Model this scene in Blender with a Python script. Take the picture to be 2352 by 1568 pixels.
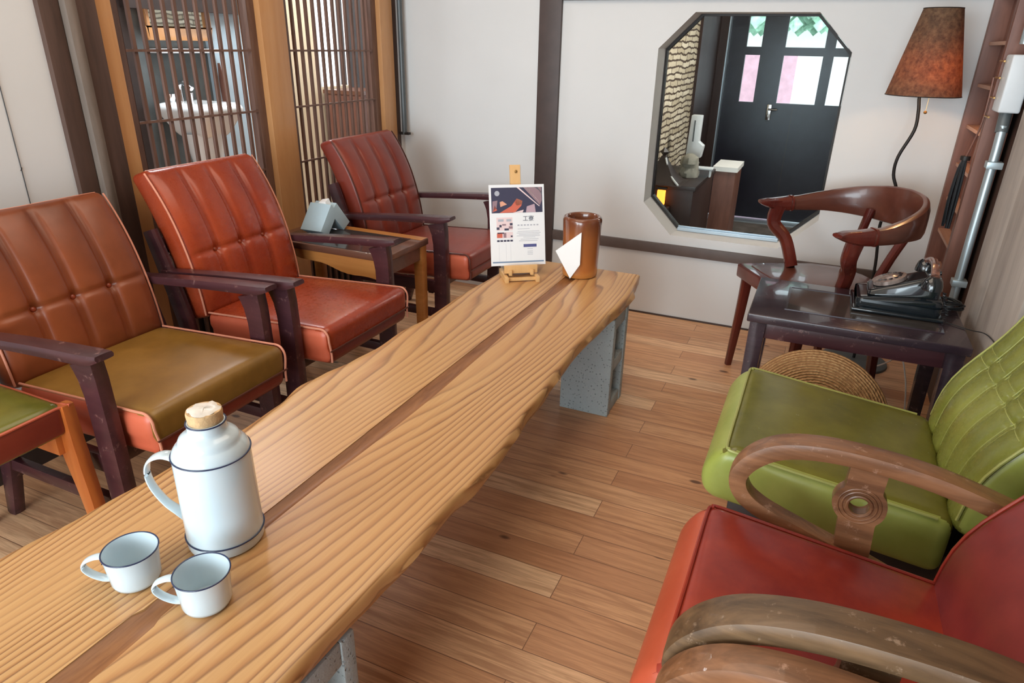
import bpy, bmesh, math, random
from mathutils import Vector, Matrix
random.seed(7)
for o in list(bpy.data.objects): bpy.data.objects.remove(o)
S = bpy.context.scene
COL = S.collection
PI = math.pi
R = math.radians

# ------------------------------------------------------------------ camera, world, lights, exposure
cam = bpy.data.objects.new('camera', bpy.data.cameras.new('camera')); COL.objects.link(cam); S.camera = cam
cam.data.sensor_width = 36; cam.data.lens = 1555.2 / 2352 * 36; cam.data.clip_start = .02; cam.data.clip_end = 100
CY, CP, CR = R(-23.826), R(23.681), R(-1.161)
_f = Vector((math.sin(CY)*math.cos(CP), math.cos(CY)*math.cos(CP), -math.sin(CP)))
_r = Vector((math.cos(CY), -math.sin(CY), 0)); _d = _f.cross(_r)
_r2 = math.cos(CR)*_r + math.sin(CR)*_d; _d2 = -math.sin(CR)*_r + math.cos(CR)*_d
m = Matrix((_r2, -_d2, -_f)).transposed().to_4x4(); m.translation = (0, 0, 1.27)
cam.matrix_world = m

w = bpy.data.worlds.new('daylight'); S.world = w; w.use_nodes = True
bg = w.node_tree.nodes['Background']; bg.inputs[0].default_value = (.86, .93, 1, 1); bg.inputs[1].default_value = 3.2

def area(name, loc, target, size, power, color):
    l = bpy.data.lights.new(name, 'AREA'); l.shape = 'RECTANGLE'; l.size, l.size_y = size; l.energy = power; l.color = color
    o = bpy.data.objects.new(name, l); COL.objects.link(o); o.location = loc
    o.rotation_euler = (Vector(target) - Vector(loc)).to_track_quat('-Z', 'Y').to_euler(); return o
area('shopfront_daylight', (-.6, -2.6, .98), (-.7, 2, .62), (3.2, 1.45), 118, (.76, .92, 1))
area('side_window_daylight', (-2.0, -.75, 1.5), (-.4, 1.7, .4), (1.2, 1.2), 30, (.90, .95, 1))
area('warm_overhead_fill', (-.9, 1.5, 2.3), (-.9, 1.5, 0), (1.5, 1.6), 20, (1, .84, .68))  # added overhead fill: warms the upper walls, brightens the floor
area('washroom_fill', (-2.95, 2.75, 2.2), (-3.05, 2.85, 0), (.3, .6), 34, (.95, .97, 1))  # added fill so the washroom shows between the slats
area('shop_fill', (-2.9, 4.1, 2.2), (-3.2, 4.1, .6), (.4, .8), 26, (1, .95, .88))  # added fill for the cream wall, no fitting modelled
area('entry_fill', (.38, 4.35, 1.9), (-.95, 4.4, .7), (.4, .6), 30, (1, .93, .84))  # added fill, brightens the stone wall and the octagon's reveal
VS = S.view_settings
VS.view_transform = 'Standard'; VS.look = 'None'; VS.gamma = 1; VS.use_curve_mapping = False; VS.exposure = 0.08

# ------------------------------------------------------------------ materials
def nt(name):
    m = bpy.data.materials.new(name); m.use_nodes = True; n = m.node_tree; return m, n, n.nodes, n.nodes['Principled BSDF']
def lk(n, a, b): n.links.new(a, b)
def coords(n, ns, scale=(1, 1, 1), rot=(0, 0, 0)):
    tc = ns.new('ShaderNodeTexCoord'); mp = ns.new('ShaderNodeMapping'); lk(n, tc.outputs['Object'], mp.inputs[0])
    mp.inputs['Scale'].default_value = scale; mp.inputs['Rotation'].default_value = rot; return mp.outputs[0]
def noise(n, ns, vec, scale, detail=4, rough=.55, dist=0):
    t = ns.new('ShaderNodeTexNoise'); lk(n, vec, t.inputs['Vector']); t.inputs['Scale'].default_value = scale
    t.inputs['Detail'].default_value = detail; t.inputs['Roughness'].default_value = rough; t.inputs['Distortion'].default_value = dist; return t.outputs[0]
def ramp(n, ns, fac, stops):
    r = ns.new('ShaderNodeValToRGB'); lk(n, fac, r.inputs[0]); e = r.color_ramp.elements
    while len(e) < len(stops): e.new(.5)
    for i, (p, c) in enumerate(stops): e[i].position = p; e[i].color = (*c, 1) if len(c) == 3 else c
    return r.outputs[0]
def mth(n, ns, op, a, b=None, c=None):
    x = ns.new('ShaderNodeMath'); x.operation = op
    for i, v in enumerate((a, b, c)):
        if v is None: continue
        if isinstance(v, (int, float)): x.inputs[i].default_value = v
        else: lk(n, v, x.inputs[i])
    return x.outputs[0]
def mixc(n, ns, fac, a, b, mode='MIX'):
    x = ns.new('ShaderNodeMix'); x.data_type = 'RGBA'; x.blend_type = mode
    if isinstance(fac, (int, float)): x.inputs[0].default_value = fac
    else: lk(n, fac, x.inputs[0])
    for i, v in ((6, a), (7, b)):
        if isinstance(v, tuple): x.inputs[i].default_value = (*v[:3], 1)
        else: lk(n, v, x.inputs[i])
    return x.outputs[2]
def bump(n, ns, b, h, strength, dist=.002):
    x = ns.new('ShaderNodeBump'); lk(n, h, x.inputs['Height']); x.inputs['Strength'].default_value = strength; x.inputs['Distance'].default_value = dist
    lk(n, x.outputs[0], b.inputs['Normal'])
def sc(c, k): return tuple(min(1, x*k) for x in c)
def plain(name, c, rough=.5, metal=0, var=.12, nscale=14, bmp=0, bscale=200, coat=0, dark=None):
    m, n, ns, b = nt(name); v = coords(n, ns)
    f = noise(n, ns, v, nscale, 5)
    lk(n, ramp(n, ns, f, [(.3, dark or sc(c, 1-var)), (.7, sc(c, 1+var))]), b.inputs['Base Color'])
    b.inputs['Roughness'].default_value = rough; b.inputs['Metallic'].default_value = metal; b.inputs['Coat Weight'].default_value = coat
    if bmp: bump(n, ns, b, noise(n, ns, v, bscale, 3), bmp)
    return m
def emis(name, c, s):
    m, n, ns, b = nt(name); b.inputs['Base Color'].default_value = (*c, 1); b.inputs['Emission Color'].default_value = (*c, 1); b.inputs['Emission Strength'].default_value = s; return m
def leather(name, c, c2, rough=.34, scale=5, bmp=.07):
    m, n, ns, b = nt(name); v = coords(n, ns)
    f = noise(n, ns, v, scale, 6, .6)
    lk(n, ramp(n, ns, f, [(.32, c), (.68, c2)]), b.inputs['Base Color'])
    g = noise(n, ns, v, 60, 4)
    lk(n, mth(n, ns, 'MULTIPLY_ADD', g, .10, rough-.05), b.inputs['Roughness'])
    bump(n, ns, b, mth(n, ns, 'ADD', mth(n, ns, 'MULTIPLY', noise(n, ns, v, 320, 3), .18), mth(n, ns, 'MULTIPLY', noise(n, ns, v, 10, 3), 1.8)), bmp, .0018)
    return m
def wood(name, c, c2, axis='x', rough=.4, k=26, wear=None, bmp=.15, coat=0):
    """fine straight grain running along one axis; wear = colour of rubbed spots"""
    m, n, ns, b = nt(name); s = {'x': (.12, 1, 1), 'y': (1, .12, 1), 'z': (1, 1, .12)}[axis]; v = coords(n, ns, s)
    f = noise(n, ns, v, k, 6, .65, .4)
    col = ramp(n, ns, f, [(.3, c), (.7, c2)])
    if wear:
        v2 = coords(n, ns); g = noise(n, ns, v2, 38, 6, .7)
        col = mixc(n, ns, ramp(n, ns, g, [(.60, (0, 0, 0)), (.68, (.8, .8, .8))]), col, wear)
    lk(n, col, b.inputs['Base Color']); b.inputs['Roughness'].default_value = rough; b.inputs['Coat Weight'].default_value = coat
    bump(n, ns, b, f, bmp, .001); return m

def slab_wood():
    m, n, ns, b = nt('cedar_slab'); v = coords(n, ns, (1, .10, 1))
    w1 = noise(n, ns, v, 2.1, 2, .45); w2 = noise(n, ns, coords(n, ns, (1, .22, 1)), 9, 3, .5)
    sx = ns.new('ShaderNodeSeparateXYZ'); lk(n, coords(n, ns), sx.inputs[0])
    t = mth(n, ns, 'ADD', mth(n, ns, 'MULTIPLY', sx.outputs[0], 44), mth(n, ns, 'ADD', mth(n, ns, 'MULTIPLY', w1, 40), mth(n, ns, 'MULTIPLY', w2, 1.5)))
    fr = mth(n, ns, 'FRACT', t)
    grain = ramp(n, ns, fr, [(0, (.58, .34, .14)), (.45, (.56, .31, .115)), (.74, (.38, .155, .045)), (.88, (.12, .035, .008)), (1, (.58, .34, .14))])
    msk = ramp(n, ns, noise(n, ns, coords(n, ns, (1, .13, 1)), 7, 3, .6), [(.34, (.35, .35, .35)), (.52, (1, 1, 1))])
    grain = mixc(n, ns, msk, (.57, .325, .125), grain)
    fine = noise(n, ns, coords(n, ns, (1, .03, 1)), 160, 4, .6)
    col = mixc(n, ns, .20, grain, ramp(n, ns, fine, [(.3, (.36, .17, .055)), (.7, (.70, .44, .20))]))
    pch = noise(n, ns, coords(n, ns, (1, .4, 1)), 3.2, 2)
    col = mixc(n, ns, ramp(n, ns, pch, [(.35, (0, 0, 0)), (.7, (.4, .4, .4))]), col, (.58, .30, .12))
    lk(n, col, b.inputs['Base Color']); b.inputs['Roughness'].default_value = .40
    b.inputs['Coat Weight'].default_value = .13; b.inputs['Coat Roughness'].default_value = .22
    bump(n, ns, b, fr, .12, .0015); return m

def floor_wood():
    m, n, ns, b = nt('cedar_floorboards'); v = coords(n, ns)
    br = ns.new('ShaderNodeTexBrick'); lk(n, v, br.inputs['Vector']); br.offset = .37; br.offset_frequency = 2
    for k, x in dict(Scale=1, **{'Mortar Size': .0012, 'Mortar Smooth': .1, 'Bias': 0, 'Brick Width': 1.15, 'Row Height': .088}).items(): br.inputs[k].default_value = x
    br.inputs['Color1'].default_value = (0, 0, 0, 1); br.inputs['Color2'].default_value = (1, 1, 1, 1); br.inputs['Mortar'].default_value = (.5, .5, .5, 1)
    pid = mth(n, ns, 'MULTIPLY', br.outputs['Color'], 1)
    # shift the grain of each board by its id
    cb = ns.new('ShaderNodeCombineXYZ'); lk(n, mth(n, ns, 'MULTIPLY', pid, 37), cb.inputs[0]); lk(n, mth(n, ns, 'MULTIPLY', pid, 11), cb.inputs[1])
    va = ns.new('ShaderNodeVectorMath'); va.operation = 'ADD'; lk(n, v, va.inputs[0]); lk(n, cb.outputs[0], va.inputs[1])
    def st(sx, sy):
        mp = ns.new('ShaderNodeMapping'); lk(n, va.outputs[0], mp.inputs[0]); mp.inputs['Scale'].default_value = (sx, sy, 1); return mp.outputs[0]
    g1 = noise(n, ns, st(.9, 14), 4, 6, .62, .6); g2 = noise(n, ns, st(2.5, 60), 4, 4, .6)
    base = ramp(n, ns, pid, [(0, (.58, .285, .14)), (.35, (.70, .375, .19)), (.7, (.78, .46, .25)), (1, (.90, .62, .37))])
    col = mixc(n, ns, mth(n, ns, 'MULTIPLY', ramp(n, ns, g1, [(.38, (1, 1, 1)), (.56, (0, 0, 0))]), .60), base, (.36, .155, .07))
    col = mixc(n, ns, mth(n, ns, 'MULTIPLY', ramp(n, ns, g2, [(.4, (1, 1, 1)), (.6, (0, 0, 0))]), .35), col, (.40, .19, .09))
    vo = ns.new('ShaderNodeTexVoronoi'); lk(n, st(2.6, 5.5), vo.inputs['Vector']); vo.inputs['Scale'].default_value = 1.7
    kn = ramp(n, ns, vo.outputs['Distance'], [(.06, (1, 1, 1)), (.105, (0, 0, 0))])
    col = mixc(n, ns, mth(n, ns, 'MULTIPLY', kn, .85), col, (.09, .035, .02))
    seam = br.outputs['Fac']; col = mixc(n, ns, mth(n, ns, 'MULTIPLY', seam, .75), col, (.13, .05, .025))
    lk(n, col, b.inputs['Base Color']); b.inputs['Roughness'].default_value = .38
    bump(n, ns, b, mth(n, ns, 'SUBTRACT', g1, mth(n, ns, 'MULTIPLY', seam, 2)), .2, .0012); return m

def stone_wall():
    m, n, ns, b = nt('stacked_stone'); v = coords(n, ns, (1, 1, 1), (0, R(90), 0))
    tc = ns.new('ShaderNodeTexCoord'); sx = ns.new('ShaderNodeSeparateXYZ'); lk(n, tc.outputs['Object'], sx.inputs[0])
    cb = ns.new('ShaderNodeCombineXYZ'); lk(n, sx.outputs[1], cb.inputs[0]); lk(n, mth(n, ns, 'ADD', sx.outputs[2], mth(n, ns, 'MULTIPLY', noise(n, ns, coords(n, ns), 7, 3), .045)), cb.inputs[1])
    br = ns.new('ShaderNodeTexBrick'); lk(n, cb.outputs[0], br.inputs['Vector'])
    for k, x in dict(Scale=1, **{'Mortar Size': .006, 'Brick Width': .22, 'Row Height': .038}).items(): br.inputs[k].default_value = x
    br.inputs['Color1'].default_value = (.50, .42, .29, 1); br.inputs['Color2'].default_value = (.78, .70, .55, 1); br.inputs['Mortar'].default_value = (.09, .06, .04, 1)
    lk(n, br.outputs['Color'], b.inputs['Base Color']); b.inputs['Roughness'].default_value = .85
    bump(n, ns, b, mth(n, ns, 'SUBTRACT', noise(n, ns, v, 30, 4), br.outputs['Fac']), .8, .02); return m

def weave():
    m, n, ns, b = nt('woven_straw'); v = coords(n, ns)
    w1 = ns.new('ShaderNodeTexWave'); lk(n, v, w1.inputs[0]); w1.wave_type = 'RINGS'; w1.rings_direction = 'Z'; w1.inputs['Scale'].default_value = 38; w1.inputs['Distortion'].default_value = 1.2; w1.inputs['Detail Scale'].default_value = 4
    c = ns.new('ShaderNodeTexVoronoi'); lk(n, v, c.inputs['Vector']); c.inputs['Scale'].default_value = 95
    h = mth(n, ns, 'SUBTRACT', w1.outputs[1], mth(n, ns, 'MULTIPLY', c.outputs[0], .9))
    lk(n, ramp(n, ns, h, [(.0, (.34, .17, .065)), (.45, (.50, .29, .12)), (.9, (.64, .42, .20))]), b.inputs['Base Color'])
    b.inputs['Roughness'].default_value = .75; bump(n, ns, b, h, .9, .006); return m

def concrete():
    m, n, ns, b = nt('cast_concrete'); v = coords(n, ns)
    f = noise(n, ns, v, 130, 5, .7); g = noise(n, ns, v, 12, 3)
    vo = ns.new('ShaderNodeTexVoronoi'); lk(n, v, vo.inputs['Vector']); vo.inputs['Scale'].default_value = 90
    pit = ramp(n, ns, vo.outputs[0], [(.12, (1, 1, 1)), (.26, (0, 0, 0))])
    col = mixc(n, ns, g, (.30, .345, .355), (.42, .47, .47)); col = mixc(n, ns, mth(n, ns, 'MULTIPLY', f, .4), col, (.52, .56, .55))
    col = mixc(n, ns, mth(n, ns, 'MULTIPLY', pit, .5), col, (.12, .14, .15))
    lk(n, col, b.inputs['Base Color']); b.inputs['Roughness'].default_value = .9
    bump(n, ns, b, mth(n, ns, 'SUBTRACT', f, pit), .7, .004); return m

M = {}
M['plaster'] = plain('white_plaster', (.69, .695, .69), .75, var=.02, nscale=3, bmp=.06, bscale=60)
M['ceil'] = plain('ceiling_board', (.62, .52, .42), .7, var=.05)
M['slab'] = slab_wood(); M['floor'] = floor_wood(); M['stone'] = stone_wall(); M['weave'] = weave(); M['concrete'] = concrete()
M['groove'] = wood('shaded_heartwood', (.17, .060, .018), (.34, .145, .050), 'y', .42, 60)  # darker wood, with the groove's own shade mixed into the colour
M['slabedge'] = wood('slab_edge', (.50, .24, .08), (.66, .38, .15), 'y', .5, 30)
M['post'] = wood('weathered_dark_post', (.05, .026, .018), (.10, .055, .04), 'z', .6, 20)
M['postgrey'] = wood('greyed_post', (.32, .27, .24), (.50, .44, .39), 'z', .65, 20)
M['trimbrown'] = plain('brown_painted_trim', (.058, .036, .030), .5, var=.15)
M['railbrown'] = plain('greybrown_painted_rail', (.105, .076, .066), .5, var=.12)
M['postdim'] = wood('dim_grey_post', (.10, .078, .062), (.20, .155, .125), 'z', .65, 20)
M['orange'] = wood('varnished_orange_cedar', (.50, .235, .085), (.62, .33, .14), 'z', .38, 12, coat=.2)
M['lattice'] = wood('lattice_brown', (.11, .055, .038), (.20, .11, .08), 'z', .5, 30)
M['purple'] = wood('dark_purple_lacquer', (.032, .010, .014), (.080, .026, .030), 'x', .33, 16, wear=(.20, .10, .09), coat=.15)
M['ox'] = wood('dark_red_lacquer', (.060, .008, .006), (.125, .020, .012), 'z', .25, 14, coat=.45)
M['oxtop'] = wood('dark_leather_rail', (.075, .022, .014), (.13, .04, .024), 'x', .28, 10, coat=.3)
M['orangeleg'] = wood('orange_lacquered_leg', (.42, .10, .02), (.66, .20, .04), 'z', .3, 10, coat=.4)
M['loop'] = wood('worn_walnut', (.11, .046, .019), (.34, .155, .070), 'x', .40, 30, wear=(.45, .26, .17), coat=.2)
M['loopdark'] = wood('worn_dark_walnut', (.055, .031, .015), (.20, .115, .055), 'x', .42, 34, wear=(.36, .25, .17), coat=.15)
M['blackwood'] = wood('dark_worn_tabletop', (.020, .013, .019), (.052, .032, .042), 'x', .24, 16, wear=(.16, .11, .11), coat=.4)
M['inlay'] = plain('dark_glossy_inlay', (.055, .045, .04), .13, var=.2, coat=.6)
M['sideorange'] = wood('side_table_orange_wood', (.40, .145, .03), (.60, .26, .07), 'x', .35, 14, coat=.2)
M['sidebrown'] = wood('side_table_brown_wood', (.11, .042, .025), (.19, .08, .045), 'x', .35, 14, coat=.3)
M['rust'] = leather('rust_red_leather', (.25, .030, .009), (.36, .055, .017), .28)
M['rustside'] = leather('lit_rust_leather', (.46, .082, .036), (.58, .13, .065), .40)  # rust seat sides coloured brighter, as the low daylight leaves them
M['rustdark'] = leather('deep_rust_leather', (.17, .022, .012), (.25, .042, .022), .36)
M['tan'] = leather('olive_tan_leather', (.165, .080, .012), (.29, .145, .026), .38)
M['brownback'] = leather('faded_brown_leather', (.15, .036, .012), (.29, .070, .022), .36, 3)
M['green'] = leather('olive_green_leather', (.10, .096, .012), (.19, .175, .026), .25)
M['greenside'] = leather('lit_green_leather', (.26, .31, .055), (.40, .44, .11), .32)  # same green upholstery, daylight on the upright faces put into the colour
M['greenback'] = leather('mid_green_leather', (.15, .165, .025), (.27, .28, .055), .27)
M['greenpipe'] = plain('green_piping', (.36, .38, .11), .35)
M['red'] = leather('crimson_leather', (.17, .014, .012), (.40, .050, .022), .23, 3.2)
M['redside'] = leather('lit_red_leather', (.42, .07, .03), (.52, .10, .045), .34)  # light on the upright red faces, painted as a brighter leather
M['redback'] = leather('dark_crimson_leather', (.12, .010, .014), (.30, .040, .032), .36, 3, .04)
M['pipedark'] = plain('dark_piping', (.085, .02, .012), .4)
M['pipelight'] = plain('salmon_piping', (.62, .25, .16), .4)
M['button'] = plain('leather_button', (.30, .055, .022), .3, bmp=.1)
M['enamel'] = plain('white_enamel', (.60, .71, .76), .16, var=.015, coat=.5)
M['enamelblue'] = plain('navy_enamel_line', (.018, .03, .08), .25)
M['cork'] = plain('cork', (.58, .38, .19), .8, var=.3, nscale=60, bmp=.5)
M['cling'] = plain('cloudy_film', (.75, .70, .62), .3, var=.2, nscale=30)
M['crock'] = None
M['tissuebox'] = plain('powder_blue_plastic', (.42, .56, .64), .45, var=.02)
M['paper'] = plain('white_paper', (.86, .87, .87), .6, var=.01)
M['card'] = plain('menu_card_white', (.82, .84, .86), .35, var=.01)
M['bamboo'] = wood('light_beech', (.62, .34, .12), (.76, .48, .22), 'z', .4, 12)
M['blackplastic'] = plain('black_bakelite', (.010, .014, .017), .10, var=.2, coat=.6)
M['handset'] = plain('mottled_tortoise', (.20, .08, .05), .22, var=.6, nscale=40, dark=(.02, .01, .01), coat=.5)
M['dial'] = plain('dial_plate', (.38, .30, .27), .22, .5, var=.4, nscale=60)
M['iron'] = plain('wrought_iron', (.022, .018, .016), .5, .3)
M['greybase'] = plain('grey_painted_metal', (.10, .115, .12), .4, .2)
M['galv'] = plain('galvanised_pipe', (.40, .47, .50), .35, .55, var=.1)
M['whitebox'] = plain('white_junction_box', (.66, .70, .73), .4, var=.03)
M['cable'] = plain('black_cable', (.012, .014, .016), .4)
M['whitecord'] = plain('white_cord', (.75, .75, .72), .5)
M['brass'] = plain('brass', (.55, .33, .12), .3, .8)
M['redwood'] = wood('reddish_shutter_wood', (.14, .055, .038), (.25, .11, .075), 'z', .5, 20)
M['rung'] = wood('shutter_rung_wood', (.36, .19, .13), (.50, .29, .20), 'y', .5, 20)
M['door'] = plain('navy_black_door', (.014, .014, .024), .32, var=.15)
M['entrywood'] = wood('dark_entry_post', (.028, .014, .012), (.05, .027, .022), 'z', .5, 14)
M['alu'] = plain('aluminium_track', (.50, .60, .68), .3, .6, var=.05)
M['entryfloor'] = plain('entry_stone_floor', (.20, .17, .155), .6, var=.35, nscale=9)
M['basin'] = plain('white_ceramic', (.72, .78, .80), .12, var=.01, coat=.4)
M['slate'] = plain('slate_backsplash', (.10, .12, .125), .4, var=.25, nscale=6)
M['bluewall'] = plain('pale_blue_panel', (.42, .56, .66), .5, var=.04)
M['cream'] = plain('cream_tile_wall', (.70, .60, .43), .5, var=.03)
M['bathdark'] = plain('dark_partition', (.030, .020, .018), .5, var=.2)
M['mirror'] = None
M['pink'] = plain('pink_banner', (.88, .55, .64), .6)
M['foliage'] = plain('leafy_green', (.45, .75, .52), .7, var=.6, nscale=7)
M['white'] = plain('white_render', (.86, .86, .84), .7, var=.03)
M['chrome'] = plain('chrome', (.75, .77, .8), .12, 1, var=.05)
def _crock():
    m, n, ns, b = nt('amber_glazed_stoneware'); tc = ns.new('ShaderNodeTexCoord'); sx = ns.new('ShaderNodeSeparateXYZ'); lk(n, tc.outputs['Object'], sx.inputs[0])
    z = mth(n, ns, 'ADD', mth(n, ns, 'MULTIPLY', sx.outputs[2], 4.0), mth(n, ns, 'MULTIPLY', noise(n, ns, coords(n, ns), 9, 3), .25))
    lk(n, ramp(n, ns, z, [(.08, (.62, .27, .06)), (.30, (.40, .125, .03)), (.75, (.31, .10, .03)), (1, (.17, .055, .025))]), b.inputs['Base Color'])
    b.inputs['Roughness'].default_value = .16; b.inputs['Coat Weight'].default_value = .5; return m
M['crock'] = _crock()
m, n, ns, b = nt('mirror_glass'); b.inputs['Base Color'].default_value = (.8, .86, .9, 1); b.inputs['Metallic'].default_value = 1; b.inputs['Roughness'].default_value = .03; M['mirror'] = m
m, n, ns, b = nt('clear_pane'); b.inputs['Base Color'].default_value = (.95, 1, 1, 1); b.inputs['Transmission Weight'].default_value = 1; b.inputs['Roughness'].default_value = 0; b.inputs['IOR'].default_value = 1.01; M['glass'] = m
def _shade():
    m, n, ns, b = nt('parchment_lampshade'); v = coords(n, ns); f = noise(n, ns, v, 55, 6, .75)
    c = ramp(n, ns, f, [(.3, (.05, .028, .016)), (.7, (.20, .125, .07))]); lk(n, c, b.inputs['Base Color']); b.inputs['Roughness'].default_value = .8
    tr = ns.new('ShaderNodeBsdfTranslucent'); lk(n, ramp(n, ns, f, [(.3, (.32, .085, .014)), (.7, (.80, .38, .10))]), tr.inputs[0])
    mx = ns.new('ShaderNodeMixShader'); mx.inputs[0].default_value = .24
    lk(n, b.outputs[0], mx.inputs[1]); lk(n, tr.outputs[0], mx.inputs[2]); lk(n, mx.outputs[0], ns['Material Output'].inputs[0]); return m
M['shade'] = _shade()
M['bulb'] = emis('lit_bulb', (1, .62, .28), 14)
M['lantern'] = emis('orange_lantern', (1, .25, .03), 3.0)

# ------------------------------------------------------------------ mesh helpers
class MB:
    def __init__(s): s.v = []; s.f = []; s.mi = []
    def add(s, vs, fs, mi=0):
        k = len(s.v); s.v += [tuple(x) for x in vs]; s.f += [tuple(i+k for i in f) for f in fs]; s.mi += [mi]*len(fs); return s
    def box(s, a, b, mi=0):
        (x0, y0, z0), (x1, y1, z1) = a, b
        return s.add([(x0,y0,z0),(x1,y0,z0),(x1,y1,z0),(x0,y1,z0),(x0,y0,z1),(x1,y0,z1),(x1,y1,z1),(x0,y1,z1)],
              [(0,3,2,1),(4,5,6,7),(0,1,5,4),(1,2,6,5),(2,3,7,6),(3,0,4,7)], mi)
    def prism(s, poly, lo, hi, axis='y', mi=0):
        """poly: 2-D points; extruded lo..hi along axis. axis y -> (x,z), x -> (y,z), z -> (x,y)"""
        def P(p, t): return {'y': (p[0], t, p[1]), 'x': (t, p[0], p[1]), 'z': (p[0], p[1], t)}[axis]
        n = len(poly)
        return s.add([P(p, lo) for p in poly] + [P(p, hi) for p in poly], [tuple(range(n)), tuple(range(2*n-1, n-1, -1))] + [(i, i+n, (i+1) % n+n, (i+1) % n) for i in range(n)], mi)
    def rbox(s, size, r=.005, n=(2, 2, 2), c=(0, 0, 0), fn=None, seg=3, mi=0, rot=None):
        h = [x/2 for x in size]; r = min(r, *[x*.98 for x in h])
        ax = []
        for i in range(3):
            L = [-h[i] + r*(1-math.cos(PI/2*k/seg))*1.0 for k in range(seg)]
            mid = [-(h[i]-r) + 2*(h[i]-r)*k/n[i] for k in range(n[i]+1)]
            ax.append(L + mid + [-x for x in reversed(L)])
        N = [len(a)-1 for a in ax]; idx = {}; vs = []; fs = []
        def V(i, j, k):
            key = (i, j, k)
            if key in idx: return idx[key]
            q = [ax[0][i], ax[1][j], ax[2][k]]
            cc = [max(-(h[t]-r), min(h[t]-r, q[t])) for t in range(3)]
            d = Vector([q[t]-cc[t] for t in range(3)])
            p = Vector(cc) + (d.normalized()*r if d.length > 1e-9 else d)
            if fn: p = Vector(fn(p))
            if rot: p = rot @ p
            idx[key] = len(vs); vs.append(p + Vector(c)); return idx[key]
        for i in range(N[0]):
            for j in range(N[1]):
                fs.append((V(i,j,0), V(i,j+1,0), V(i+1,j+1,0), V(i+1,j,0))); fs.append((V(i,j,N[2]), V(i+1,j,N[2]), V(i+1,j+1,N[2]), V(i,j+1,N[2])))
        for i in range(N[0]):
            for k in range(N[2]):
                fs.append((V(i,0,k), V(i+1,0,k), V(i+1,0,k+1), V(i,0,k+1))); fs.append((V(i,N[1],k), V(i,N[1],k+1), V(i+1,N[1],k+1), V(i+1,N[1],k)))
        for j in range(N[1]):
            for k in range(N[2]):
                fs.append((V(0,j,k), V(0,j,k+1), V(0,j+1,k+1), V(0,j+1,k))); fs.append((V(N[0],j,k), V(N[0],j+1,k), V(N[0],j+1,k+1), V(N[0],j,k+1)))
        return s.add(vs, fs, mi)
    def sweep(s, pts, sizes, up=(0, 0, 1), n=12, e=4, mi=0, closed=False, smooth=0):
        """superellipse section swept along a path; sizes = (width across, height along up)"""
        pts = [Vector(p) for p in pts]
        if not isinstance(sizes, list): sizes = [sizes]*len(pts)
        if smooth: pts, sizes = catmull(pts, sizes, smooth, closed)
        up = Vector(up); vs = []; m_ = len(pts)
        for i, p in enumerate(pts):
            a = pts[(i-1) % m_] if closed or i else p; b_ = pts[(i+1) % m_] if closed or i < m_-1 else p
            t = (b_-a).normalized(); sd = t.cross(up)
            if sd.length < 1e-4: sd = t.cross(Vector((0, 1, .01)))
            sd.normalize(); u2 = sd.cross(t)
            for k in range(n):
                th = 2*PI*(k+.5)/n; c_, s_ = math.cos(th), math.sin(th)
                rr = (abs(c_)**e + abs(s_)**e)**(-1/e)
                vs.append(p + sd*(c_*rr*sizes[i][0]/2) + u2*(s_*rr*sizes[i][1]/2))
        fs = [(i*n+k, i*n+(k+1) % n, ((i+1) % m_)*n+(k+1) % n, ((i+1) % m_)*n+k) for i in range(m_ if closed else m_-1) for k in range(n)]
        if not closed: fs += [tuple(range(n-1, -1, -1)), tuple((m_-1)*n+k for k in range(n))]
        return s.add(vs, fs, mi)
    def tube(s, pts, r, n=8, mi=0, smooth=0, closed=False):
        rs = r if isinstance(r, list) else [r]*len(pts)
        pts = [Vector(p) for p in pts]; sizes = [(x*2, x*2) for x in rs]
        if smooth: pts, sizes = catmull(pts, sizes, smooth, closed)
        m_ = len(pts); nrm = None; vs = []
        for i, p in enumerate(pts):
            a = pts[(i-1) % m_] if closed or i else p; b_ = pts[(i+1) % m_] if closed or i < m_-1 else p
            t = (b_-a).normalized()
            if nrm is None: nrm = t.orthogonal().normalized()
            nrm = (nrm - t*nrm.dot(t)); nrm = nrm.normalized() if nrm.length > 1e-6 else t.orthogonal().normalized()
            bn = t.cross(nrm)
            for k in range(n):
                th = 2*PI*k/n; vs.append(p + (nrm*math.cos(th)+bn*math.sin(th))*sizes[i][0]/2)
        fs = [(i*n+k, i*n+(k+1) % n, ((i+1) % m_)*n+(k+1) % n, ((i+1) % m_)*n+k) for i in range(m_ if closed else m_-1) for k in range(n)]
        if not closed: fs += [tuple(range(n-1, -1, -1)), tuple((m_-1)*n+k for k in range(n))]
        return s.add(vs, fs, mi)
    def lathe(s, prof, c=(0, 0, 0), n=48, mi=0, rot=None, sx=1, sy=1):
        """prof: (r,z) list; open ends with r>0 stay open"""
        vs = []; fs = []
        for r, z in prof:
            for k in range(n):
                v = Vector((r*math.cos(2*PI*k/n)*sx, r*math.sin(2*PI*k/n)*sy, z))
                if rot: v = rot @ v
                vs.append(v + Vector(c))
        for i in range(len(prof)-1):
            for k in range(n): fs.append((i*n+k, i*n+(k+1) % n, (i+1)*n+(k+1) % n, (i+1)*n+k))
        return s.add(vs, fs, mi)
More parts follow.
